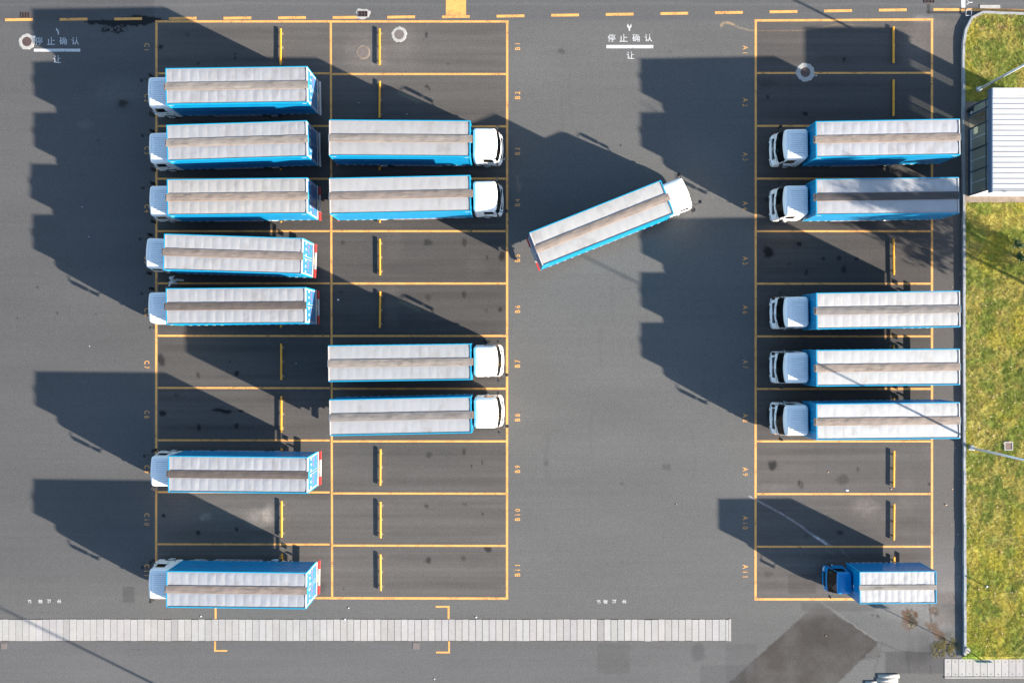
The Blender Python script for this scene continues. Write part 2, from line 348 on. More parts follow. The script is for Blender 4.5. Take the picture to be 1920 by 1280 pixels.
    wet = me.attributes.new('wet', 'FLOAT', 'POINT'); wet.data.foreach_set('value', pud.astype(np.float32).reshape(-1))
    m, n, l, b = newmat('asphalt')
    at = n.new('ShaderNodeAttribute'); at.attribute_name = 'tint'
    aw = n.new('ShaderNodeAttribute'); aw.attribute_name = 'wet'
    f1 = noisen(n, l, 11, 2, .7, rand=False); f2 = noisen(n, l, 2.2, 5, .65, rand=False); f3 = noisen(n, l, 28, 1, .5, rand=False)
    s = mathn(n, l, 'MULTIPLY', mapr(n, l, f1, .25, .75, .70, 1.30), mapr(n, l, f2, .3, .7, .95, 1.05))
    s = mathn(n, l, 'MULTIPLY', s, mapr(n, l, f3, .25, .75, .66, 1.34))
    cc = n.new('ShaderNodeCombineColor'); [l.new(s, cc.inputs[i]) for i in range(3)]
    c = mixc(n, l, 1, (.104,.1025,.0995), cc.outputs[0], 'MULTIPLY'); c = mixc(n, l, 1, c, at.outputs['Color'], 'MULTIPLY')
    l.new(c, b.inputs['Base Color'])
    l.new(mapr(n, l, aw.outputs['Fac'], 0, 1, .92, .6), b.inputs['Roughness'])
    b.inputs['Specular IOR Level'].default_value = .25
    bp = n.new('ShaderNodeBump'); bp.inputs['Strength'].default_value = .25; bp.inputs['Distance'].default_value = .006
    l.new(f3, bp.inputs['Height']); l.new(bp.outputs[0], b.inputs['Normal'])
    me.materials.append(m)
    tag(link('ground', me), 'grey asphalt yard with darker bays, oil spots and patched repairs', kind='structure')

def npmesh(name, V, Q):
    me = bpy.data.meshes.new(name); k = Q.shape[1]
    me.vertices.add(len(V)); me.vertices.foreach_set('co', V.astype(np.float32).ravel())
    me.loops.add(Q.size); me.loops.foreach_set('vertex_index', Q.astype(np.int32).ravel())
    me.polygons.add(len(Q)); me.polygons.foreach_set('loop_start', np.arange(0, Q.size, k, dtype=np.int32))
    me.polygons.foreach_set('loop_total', np.full(len(Q), k, np.int32)) if hasattr(me.polygons[0], 'loop_total') else None
    me.update(calc_edges=True); me.validate()
    return me
def setcol(me, name, rgb):
    a = me.color_attributes.new(name, 'FLOAT_COLOR', 'POINT')
    a.data.foreach_set('color', np.concatenate([rgb, np.ones((len(rgb), 1))], 1).astype(np.float32).ravel())
build_ground()

# ------------------------------------------------------------------ painted markings
Z1 = .004
def strip_px(mb, x0, y0, x1, y1, w, z=Z1):
    a = W(x0, y0); b = W(x1, y1); d = (b-a).normalized(); nn = Vector((-d.y, d.x, 0))*w*M/2
    mb.add([(p.x, p.y, z) for p in (a-nn, b-nn, b+nn, a+nn)], [(0,1,2,3)])
def rect_px(mb, x0, y0, x1, y1, z=Z1):
    a = W(x0, y1); b = W(x1, y0); mb.add([(a.x,a.y,z),(b.x,a.y,z),(b.x,b.y,z),(a.x,b.y,z)], [(0,1,2,3)])
mb = MB()
strip_px(mb, 291.2, 40.6, 953.6, 40.8, 4.0)
strip_px(mb, 293.4, 43, 292.8, 1119, 4.1); strip_px(mb, 951, 43.1, 950.6, 1123, 4.2); strip_px(mb, 620.3, 43, 622.8, 1118.8, 3.9)
YL = [137.8, 236.6, 335.3, 433.5, 531.2, 629.3, 726.8, 824.8, 922, 1019.6]
YR = [139.2, 237.2, 335, 433.5, 531.5, 629.6, 728.4, 827, 925, 1022.7]
for a, b in zip(YL, YR):
    strip_px(mb, 295.7, a, 618.2, a+(.5 if a > 600 else 0), 3.6); strip_px(mb, 622.8+(a/1100), b-(.6 if a > 900 else 0), 948.6, b, 3.9)
strip_px(mb, 291, 1119.6, 948.4, 1121.4, 4.4)
tag(mb.build('bay_lines', MT['linepaint']), 'yellow bay lines of the wide double block of bays', kind='structure')
mb = MB()
strip_px(mb, 1414.8, 38.9, 1749.8, 37, 4.2); strip_px(mb, 1417, 41, 1416.6, 1120.6, 4.1); strip_px(mb, 1747.4, 39.2, 1747.4, 1053, 4.2)
for a in [137, 236, 335, 433.6, 531.8, 630.4, 728.8, 827, 925.6, 1024.2]:
    strip_px(mb, 1419.4, a+(.3 if a < 300 else 0), 1745, a, 3.7)
strip_px(mb, 1414.5, 1122.7, 1745, 1122.7, 4.4); rect_px(mb, 1745.1, 1053.1, 1749.7, 1120)
tag(mb.build('bay_lines', MT['linepaint']), 'yellow bay lines of the single block beside the kerb', kind='structure')
mb = MB()
for k in range(17):
    cx = 35.5+102.4*k; y = 37.7-.0-(19.5*(cx-35)/1640); y = np.interp(cx, [35, 340, 650, 900, 1670], [37.5, 35, 33.2, 31.5, 19.3])
    cov = 26
    strip_px(mb, cx-cov, y+.3, cx+cov, y-.5, 5.0, .0045)
strip_px(mb, 1750, 18.3, 1855, 18.8, 5, .0045); strip_px(mb, 1855.1, 18.8, 1990, 22.5, 5, .0045)
rect_px(mb, 836, -40, 873.8, 28.6, .0045)
tag(mb.build('dashed_line', MT['linepaint']), 'dashed yellow lane line along the top road', kind='structure')
mb = MB()
rect_px(mb, 402.5, 1138, 406, 1159.6); rect_px(mb, 401.5, 1201.5, 405, 1217.6); rect_px(mb, 401.5, 1217.7, 426, 1220.6)
rect_px(mb, 817, 1135, 842.8, 1138.3); rect_px(mb, 839.3, 1138.4, 842.8, 1159.6)
rect_px(mb, 840.5, 1201.5, 843.5, 1220.6); rect_px(mb, 817.5, 1220.7, 843.5, 1223.8)
tag(mb.build('corner_marks', MT['linepaint']), 'yellow corner brackets either side of the slab strip', kind='structure')
mb = MB()
rect_px(mb, 1137, 84.8, 1225, 91); rect_px(mb, 63.6, 91.8, 150.5, 97.2, .0052); rect_px(mb, 1802.3, -30, 1810.2, 15.7)
rect_px(mb, 62.5, 67.5, 67, 72.5, .016)
tag(mb.build('white_lines', MT['whitepaint']), 'white painted bars under the stop wording and at the road', kind='structure')

def text(s, px, py, h, rot, mat, name, label, sx=1.0, z=Z1, spacing=1.0, off=0.0):
    c = bpy.data.curves.new(name, 'FONT'); c.body = s; c.size = 1; c.align_x = 'CENTER'; c.align_y = 'CENTER'; c.space_character = spacing; c.offset = off
    c.resolution_u = 3
    o = bpy.data.objects.new(name, c); COL.objects.link(o)
    dg = bpy.context.evaluated_depsgraph_get(); dg.update()
    me = bpy.data.meshes.new_from_object(o.evaluated_get(dg)); bpy.data.objects.remove(o)
    co = np.empty(len(me.vertices)*3, np.float32); me.vertices.foreach_get('co', co); co = co.reshape(-1, 3)
    if len(co) == 0: return None
    lo_, hi = co.min(0), co.max(0); k = h/(hi[1]-lo_[1]); co -= (lo_+hi)/2; co *= k; co[:, 0] *= sx; co[:, 2] = 0
    me.vertices.foreach_set('co', co.ravel()); me.materials.clear(); me.materials.append(mat); me.update()
    p = W(px, py); o = link(name, me, None, (p.x, p.y, z), math.radians(rot))
    tag(o, label, 'road marking', kind='structure')
    return o
CY = {1:88,2:184,3:282,4:391,5:487,6:585,7:683.5,8:776.5,9:879,10:973,11:1068}
BY = {1:88,2:179,3:284,4:380,5:484,6:579.5,7:681.5,8:782.5,9:879,10:964.5,11:1069}
AY = {1:93,2:192,3:293.5,4:385.5,5:488.5,6:580,7:682.5,8:783,9:883.5,10:979,11:1069.5}
for n_ in range(1, 12):
    wid = .9 if n_ < 10 else 1.0
    text('C%d' % n_ if n_ != 10 else 'C10', 275.5, CY[n_], .37, -90, MT['oldyellow'] if n_ in (1,2,3,10) else MT['linepaint'], 'bay_number', 'painted bay number C%d in yellow' % n_, .80, spacing=1.55, off=.012)
    text('B%d' % n_, 970.2, BY[n_], .39, 90, MT['oldyellow'] if n_ in (1,3,4) else MT['linepaint'], 'bay_number', 'painted bay number B%d in yellow' % n_, .80, spacing=1.55, off=.012)
    text('A%d' % n_, 1397.5, AY[n_], .39, -90, MT['oldyellow'] if n_ in (1,3,7) else MT['linepaint'], 'bay_number', 'painted bay number A%d in yellow' % n_, .80, spacing=1.55, off=.004)
for ch, x in zip('停止确认', (1146.7, 1169, 1192.6, 1215.7)): text(ch, x, 71.5, .56, 0, MT['whitepaint'], 'painted_character', 'white painted character %s between the block and dashed line' % ch, off=.004)
text('让', 1182, 104, .54, 0, MT['whitepaint'], 'painted_character', 'white painted character 让 under the middle bar', off=.004)
for ch, x in zip('停止确认', (73, 95.6, 118.5, 141.3)): text(ch, x, 77.2, .56, 0, MT['whitepaint'], 'painted_character', 'white painted character %s beside the left manhole' % ch, off=.004, z=.016 if x < 80 else Z1)
text('让', 107, 111.3, .56, 0, MT['whitepaint'], 'painted_character', 'white painted character 让 under the left bar', off=.004)
for ch, x in zip('认确止停', (55.5, 76, 91.7, 111)): text(ch, x, 1127, .30, 180, MT['whitepaint'], 'painted_character', 'small upside-down character %s at bottom left' % ch, off=.01)
for ch, x in zip('认确止停', (1122.5, 1135.5, 1151.5, 1170.5)): text(ch, x, 1127.5, .30, 180, MT['whitepaint'], 'painted_character', 'small upside-down character %s in the middle lane' % ch, off=.01)
text('Y', 1818, 5, .44, 90, MT['whitepaint'], 'painted_letter', 'white painted letter Y at the top right road edge', off=.004)
mb = MB()   # forked arrow mark
def polypx(mb, pts, z=Z1):
    v = [W(*p) for p in pts]; mb.add([(q.x,q.y,z) for q in v], [tuple(range(len(v)))])
polypx(mb, [(1177,44.5),(1175.6,50),(1178.8,54),(1178.8,58.3),(1181.4,58.3),(1181.4,54),(1180.2,50.5)])
polypx(mb, [(1183.4,44.5),(1184.4,50),(1181.5,54),(1180.3,50.4)])
tag(mb.build('fork_mark', MT['whitepaint']), 'white forked mark above the middle stop wording', 'road marking', kind='structure')
mb = MB(); polypx(mb, [(106,52.5),(104.8,56.5),(108.3,60),(108.2,65),(110.8,65),(110.8,59),(107.6,55.5)])
tag(mb.build('arrow_mark', MT['whitepaint']), 'white bent arrow above the left stop wording', 'road marking', kind='structure')

# ------------------------------------------------------------------ slab strips (drain cover slabs)
def slabmat():
    m, n, l, b = newmat('cover_slab'); at = n.new('ShaderNodeAttribute'); at.attribute_name = 'tint'
    f = noisen(n, l, 6, 5, .65, rand=False); f2 = noisen(n, l, 1.1, 4, .6, rand=False)
    k = mathn(n, l, 'MULTIPLY', mapr(n, l, f, .3, .7, .90, 1.08), mapr(n, l, f2, .3, .7, .93, 1.07))
    cc = n.new('ShaderNodeCombineColor'); [l.new(k, cc.inputs[i]) for i in range(3)]
    l.new(mixc(n, l, 1, at.outputs['Color'], cc.outputs[0], 'MULTIPLY'), b.inputs['Base Color']); b.inputs['Roughness'].default_value = .9
    return m
SLAB = slabmat()
def slabs(name, x0, x1, pitch, y0, y1, label, holes=False, y1b=None):
    mb = MB(); cols = []; x = x0; r = random.Random(3); dark = MT['iron']
    while x < x1:
        w = pitch-.85; dy = r.uniform(-.35, .35)
        if 1210 < x < 1220 or 1211 < x+pitch < 1222: dy = .9
        xe = min(x+w, x1); a = W(x, y1+dy); b = W(xe, y0+dy+r.uniform(-.2,.2)); t = .335*r.uniform(.92, 1.07)*(.84 if r.random() < .08 else 1)
        zt = .02+r.uniform(-.004, .006)
        mb.box(a.x, b.x, a.y, b.y, .0, zt); c = (t, t*r.uniform(.94,.97), t*r.uniform(.90,.935)); cols += [c]*8
        if holes:
            for (hx, hy) in ((.5, .15), (.5, .85)):
                h = (a.x*(1-hx)+b.x*hx, a.y*(1-hy)+b.y*hy); mb.box(h[0]-.05, h[0]+.05, h[1]-.025, h[1]+.025, zt-.01, zt+.003, 1); cols += [(.05,)*3]*8
        x += pitch
    o = mb.build(name, [SLAB, dark]); setcol(o.data, 'tint', np.array(cols)); return tag(o, label, kind='structure')
slabs('slab_path', -33.5, 1366, 12.68, 1160.6, 1200.4, 'strip of pale concrete cover slabs across the bottom of the yard')
mb = MB(); rect_px(mb, -60, 1159.6, 1371, 1201.4, .003)
tag(mb.build('slab_bed', pm('slab_bed', (.045,.028,.024), .9)), 'dark joint bed under the slab strip', kind='structure')
a = W(1366.3, 1201); b = W(1370.6, 1159.8); mb = MB().box(a.x, b.x, a.y, b.y, .0, .03)
tag(mb.build('end_kerb', MT['concrete']), 'thin concrete end piece of the slab strip', kind='structure')
slabs('slab_path', 1771, 2000, 13.4, 1234.5, 1267.6, 'short strip of pale cover slabs below the lawn', True)
a = W(1771, 1270.6); b = W(2000, 1268.2); mb = MB().box(a.x, b.x, a.y, b.y, 0, .05)
tag(mb.build('slab_edging', MT['concrete']), 'thin concrete edging below the short slab strip', kind='structure')
a = W(1837, 16); b = W(1875, 9.8); mb = MB().box(a.x, b.x, a.y, b.y, 0, .03)
tag(mb.build('kerb_ramp', MT['cement']), 'grey concrete ramp strip at the road edge', kind='structure')

# ------------------------------------------------------------------ wheel stops
def wheel_stop(bay, px, py):
    p = W(px, py); o = empty('wheel_stop', p, math.radians(rnd.uniform(-.7, .7)))
    L = 2.66; r = .066; mb = MB(); prof = [(-r,.10),(-r,.155),(-r*.6,.172),(r*.6,.172),(r,.155),(r,.10),(r*.6,.086),(-r*.6,.086)]
    k = len(prof); vs = [(x, s*L/2, z) for s in (-1, 1) for (x, z) in prof]
    mb.add(vs, [tuple(range(k-1,-1,-1)), tuple(range(k, 2*k))]+[(i, (i+1)%k, k+(i+1)%k, k+i) for i in range(k)][::1])
    mb.build('beam', MT['yellow'], o)
    for yy in (-1.05, 0, 1.02):
        b = MB().box(-.035, .035, yy-.03, yy+.03, .0, .09); b.build('leg', MT['yellow'], o)
        rr = random.Random(int(px+py*3+yy*10)); pts = [(.06+.13*math.cos(t)*rr.uniform(.75,1.1), yy+.12*math.sin(t)*rr.uniform(.75,1.15)) for t in [2*math.pi*i/9 for i in range(9)]]
        MB().prism(pts, 0, .018).build('footing', MT['pad'], o)
    where = {'C':'left','B':'middle','A':'right'}[bay[0]]
    tag(o, 'yellow steel wheel stop in bay %s, %s row of stops' % (bay, where), 'wheel stop', 'yellow wheel stops in the bays')
for n_ in (1,3,4,6,7,8,9,10,11): wheel_stop('C%d' % n_, 526.9+.19*n_, 89.3+98.1*(n_-1))
for n_ in (1,2,3,4,5,6,9,10,11): wheel_stop('B%d' % n_, 711.9+.19*n_, 89.3+98.25*(n_-1))
for n_ in (1,2,5,6,7,8,9,10,11): wheel_stop('A%d' % n_, 1673.6+.1*n_, 85.6+99.1*(n_-1))

# ------------------------------------------------------------------ manholes, grates, covers
def manhole(px, py, rl, rc, lidm, label, z=0.0, collar='cement', seed=1):
    p = W(px, py); o = empty('manhole', p); r = random.Random(seed)
    n = 36; ph = [r.uniform(0, 6.3) for _ in range(4)]
    rad = lambda t: rc*M*(1+.02*math.sin(2*t+ph[0])+.025*math.sin(5*t+ph[1])+.03*math.sin(9*t+ph[2])+.025*math.sin(13*t+ph[3]))
    if rc > 0:
        mb = MB(); vo = [(rad(2*math.pi*i/n)*math.cos(2*math.pi*i/n), rad(2*math.pi*i/n)*math.sin(2*math.pi*i/n), z+.003) for i in range(n)]
        vm = [(v[0]*.93, v[1]*.93, z+.012) for v in vo]; vi = [(rl*M*1.03*math.cos(2*math.pi*i/n), rl*M*1.03*math.sin(2*math.pi*i/n), z+.012) for i in range(n)]
        mb.add(vo+vm+vi, [(i, (i+1)%n, n+(i+1)%n, n+i) for i in range(n)]+[(n+i, n+(i+1)%n, 2*n+(i+1)%n, 2*n+i) for i in range(n)])
        mb.build('collar', MT[collar], o)
    mb = MB(); m_ = 32; R = rl*M
    mb.add([(R*math.cos(2*math.pi*i/m_), R*math.sin(2*math.pi*i/m_), z+.009) for i in range(m_)], [tuple(range(m_))])
    for i in range(-3, 4):
        y = i*R*.25; hw = math.sqrt(max(R*R*.85-y*y, .001)); mb.box(-hw, hw, y-.012, y+.012, z+.009, z+.015)
    mb.build('lid', MT[lidm], o)
    return tag(o, label, 'manhole')
manhole(748.5, 65, 8.8, 14.5, 'lidgrey', 'grey manhole lid in a clean white cement ring, bay B1', seed=2)
manhole(681, 98.3, 9.2, 13.5, 'lidgrey', 'dusty manhole lid in a faint sandy collar, bay B1', collar='pad', seed=5)
manhole(50.5, 78.5, 8.6, 15.2, 'lid', 'rusty manhole in a pale cement ring beside white characters', seed=8)
manhole(1510, 135.8, 9.0, 17.5, 'lid', 'rusty manhole in a broad cement ring on the line between bays A1 and A2', seed=12)
def grate(px, py, w, h, label, collar=False):
    p = W(px, py); o = empty('drain_grate', p); w *= M; h *= M
    if collar:
        r = random.Random(4); n = 30; out = []
        for i in range(n):
            t = 2*math.pi*i/n; k = 1+.1*math.sin(3*t+1)+.07*math.sin(7*t)+r.uniform(-.03,.03); out.append((.52*k*math.copysign(abs(math.cos(t))**.7, math.cos(t)), .37*k*math.copysign(abs(math.sin(t))**.7, math.sin(t))+.02))
        mb = MB(); mb.add([(x,y,.0055) for x,y in out]+[(x*.9,y*.9,.012) for x,y in out], [(i,(i+1)%n,n+(i+1)%n,n+i) for i in range(n)]+[tuple(range(n,2*n))]); mb.build('collar', MT['cement'], o)
    mb = MB()
    for i in range(4): x = -w/2+i*(w/3); mb.box(x-.018, x+.018, -h/2, h/2, .006, .034)
    for y in (-h/2, h/2): mb.box(-w/2-.018, w/2+.018, y-.015, y+.015, .006, .032)
    mb.box(-w/2, w/2, -.008, .008, .006, .022)
    mb.build('bars', MT['lid'], o)
    MB().box(-w/2, w/2, -h/2, h/2, .0, .016).build('sump', MT['iron'], o)
    return tag(o, label, 'drain grate')
grate(48, 29.3, 16, 9, 'dark iron drain grate above the dashed line at far left')
grate(680.3, 26.6, 17, 9.5, 'dark drain grate in broken cement above bay B1', True)
grate(1742.5, 1.5, 18, 9, 'dark drain grate at the top edge near the lawn corner')
def cover(px, py, s, mat, label, z=0.0, frame=None):
    p = W(px, py); o = empty('service_cover', p); s = s*M/2
    MB().box(-s, s, -s, s, z, z+.012).build('lid', MT[mat], o)
    if frame:
        mb = MB(); t = .07
        for a_ in ((-s-t, s+t, s, s+t), (-s-t, s+t, -s-t, -s), (-s-t, -s, -s, s), (s, s+t, -s, s)): mb.box(*a_, z, z+.03)
        mb.build('frame', MT[frame], o)
    return tag(o, label, 'cover')
cover(7.5, 1210.5, 11, 'lidgrey', 'square grey cover just below the slab strip at far left')
cover(780.5, 1210.5, 12.5, 'lidgrey', 'square grey cover just below the slab strip, mid yard')

# ------------------------------------------------------------------ trucks
def cab_outline(z, lv, nfr=8, nc=6, ns=16, nr=4):
    zs = [q[0] for q in lv]; g = lambda k: float(np.interp(z, zs, [q[k] for q in lv]))
    xf, hw, rc, xr, bow = g(1), g(2), g(3), g(4), g(5)
    pts = [(xr, 0)]; ch = .14
    pts += [(xr, (hw-ch)*i/nr) for i in range(1, nr+1)]
    xs0, xs1 = xr+ch, xf-bow-rc
    pts += [(xs0+(xs1-xs0)*i/ns, hw) for i in range(ns+1)]
    for i in range(1, nc+1):
        t = math.pi/2*i/nc; pts.append((xs1+rc*math.sin(t), hw-rc+rc*math.cos(t)))
    y0 = hw-rc
    for i in range(1, nfr+1):
        y = y0*(1-i/nfr); pts.append((xf-bow*(y/y0)**2, y))
    right = [(x, -y) for x, y in pts[1:-1]][::-1]
    return pts+right
LV_BIG = [(.38,2.16,1.10,.22,.14,.10),(.50,2.22,1.14,.24,.12,.11),(.86,2.22,1.15,.26,.12,.11),(.95,2.14,1.15,.28,.12,.12),(1.50,2.10,1.14,.30,.12,.12),
          (1.56,2.08,1.13,.30,.12,.12),(2.42,1.82,1.07,.24,.12,.08),(2.56,1.78,1.05,.20,.12,.06),(2.68,1.72,1.01,.18,.14,.05),(2.73,1.65,.94,.16,.20,.04)]
LV_SMALL = [(.32,1.56,.83,.14,.12,.04),(.42,1.63,.86,.16,.10,.05),(.66,1.64,.88,.16,.10,.05),(.75,1.61,.88,.16,.10,.05),(1.08,1.57,.87,.14,.10,.05),
            (1.14,1.54,.86,.14,.10,.05),(1.86,1.14,.77,.10,.10,.03),(1.94,1.10,.75,.09,.11,.02),(1.98,1.04,.70,.08,.15,.01)]
def zlevels(lv):
    zs = [q[0] for q in lv]; out = []
    for a, b in zip(zs[:-1], zs[1:]):
        k = max(1, round((b-a)/.09)); out += [a+(b-a)*i/k for i in range(k)]
    return out+[zs[-1]]
def make_cab(root, lv, body, ribs, wz0, wz1, swz0, swz1, sw_x0):
    nfr, nc, ns, nr = 8, 6, 16, 4
    zs = zlevels(lv); rows = [cab_outline(z, lv) for z in zs]; n = len(rows[0])
    i_side0 = 1+nr; i_c0 = i_side0+ns; i_f0 = i_c0+nc; i_mid = i_f0+nfr    # left half indices
    def cls(j, zc, xc):
        jj = j if j < i_mid else (n-1-j)
        if jj >= i_c0+2 and wz0 < zc < wz1: return 'w'
        if i_side0+1 <= jj < i_c0-1 and swz0 < zc < swz1 and xc > sw_x0: return 'l' if j < i_mid else 'r'
        return 'b'
    groups = {'b': MB(), 'w': MB(), 'l': MB(), 'r': MB()}
    for r in range(len(zs)-1):
        zc = (zs[r]+zs[r+1])/2
        for j in range(n):
            j2 = (j+1) % n; a, b = rows[r][j], rows[r][j2]; c, d = rows[r+1][j2], rows[r+1][j]
            groups[cls(j, zc, (a[0]+b[0])/2)].add([(a[0],a[1],zs[r]),(b[0],b[1],zs[r]),(c[0],c[1],zs[r+1]),(d[0],d[1],zs[r+1])], [(3,2,1,0)])
    top = rows[-1]; groups['b'].add([(p[0],p[1],zs[-1]) for p in top], [tuple(range(n))[::-1]])
    bot = rows[0]; groups['b'].add([(p[0],p[1],zs[0]) for p in bot], [tuple(range(n))])
    if ribs:       # pressed ribs of the roof
        x0, x1, hw = .28, 1.48, .88; ny, nx = 97, 14; zt = zs[-1]
        vs = []
        for i in range(nx):
            x = x0+(x1-x0)*i/(nx-1); ex = min(1, min(i, nx-1-i)/1.5)
            for j in range(ny):
                y = -hw+2*hw*j/(ny-1); ey = min(1, min(j, ny-1-j)/5)
                rb = .5+.5*math.cos(2*math.pi*y/.145)
                vs.append((x, y, zt+.004+ex*ey*(.026*rb**.6+.016*(1-(y/hw)**2))))
        fs = [(i*ny+j, (i+1)*ny+j, (i+1)*ny+j+1, i*ny+j+1) for i in range(nx-1) for j in range(ny-1)]
        n0 = len(groups['b'].v); groups['b'].v += vs
        for q in fs:
            yc = (vs[q[0]][1]+vs[q[2]][1])/2; i = q[0]//ny; j = q[0] % ny
            g_ = math.cos(2*math.pi*yc/.145) < -.62 and 0 < i < nx-2 and 4 < j < ny-6
            groups['b'].f.append(tuple(n0+k for k in q)); groups['b'].m.append(1 if g_ else 0)
        groups['b'].box(1.54, 1.57, -.82, .82, zt-.01, zt+.012)
    ob = []
    for k, nm in (('b', 'cab'), ('w', 'windshield'), ('l', 'side_window'), ('r', 'side_window')):
        mb = groups[k]; o = mb.build(nm, [body, MT['groove']] if k == 'b' else MT['glass'], root)
        me = o.data
        import bmesh as _b
        bm = _b.new(); bm.from_mesh(me); _b.ops.remove_doubles(bm, verts=bm.verts, dist=.0004); _b.ops.recalc_face_normals(bm, faces=bm.faces)
        for f in bm.faces: f.smooth = True
        bm.to_mesh(me); bm.free(); ob.append(o)
    return ob
_cache = {}
def cached(key, name, parent, fn):
    """first call builds the mesh, later calls share it"""
    if key not in _cache:
        o = fn(); _cache[key] = o.data; return o
    return link(name, _cache[key], parent)

def wheel(root, x, y, dual, side, R=.48, key='w'):
    k = key+str(dual)+str(side); wd = .52 if dual else .26
    def ty():
        mb = MB(); y0 = 0
        for q in ((0, .26), (.27, .26)) if dual else ((0, .26),):
            s0 = -side*q[0]; pr = [(s0, R*.62), (s0+side*.0, R*.9), (s0-side*.03, R), (s0-side*.22, R), (s0-side*.26, R*.9), (s0-side*.26, R*.62)]
            mb.lathe_y(0, 0, 0, pr, 28)
        return mb.build('wheel', MT['tyre'], root, smooth=True)
    o = cached(k+'t', 'wheel', root, ty); o.location = (x, y, R)
    def rm():
        mb = MB(); d = -side*.10 if dual else side*.0
        mb.lathe_y(0, 0, 0, [(-side*.01, R*.62), (-side*.03, R*.58), (d-side*.02, R*.50), (d, R*.2), (d+side*.05, R*.18), (d+side*.06, .001)], 24)
        return mb.build('rim', MT['rim'], o, smooth=True)
    cached(k+'r', 'rim', o, rm)

def glyph_row(mb, x, ys, z0, zh, mi, seed, w=.17):
    """rows of small block characters too small to read"""
    r = random.Random(seed)
    for y in ys:
        for a in range(3):
            for b in range(4):
                if r.random() < .62:
                    mb.box(x-.004, x, y+w*a/3, y+w*(a+.85)/3, z0+zh*b/4, z0+zh*(b+.85)/4, mi)

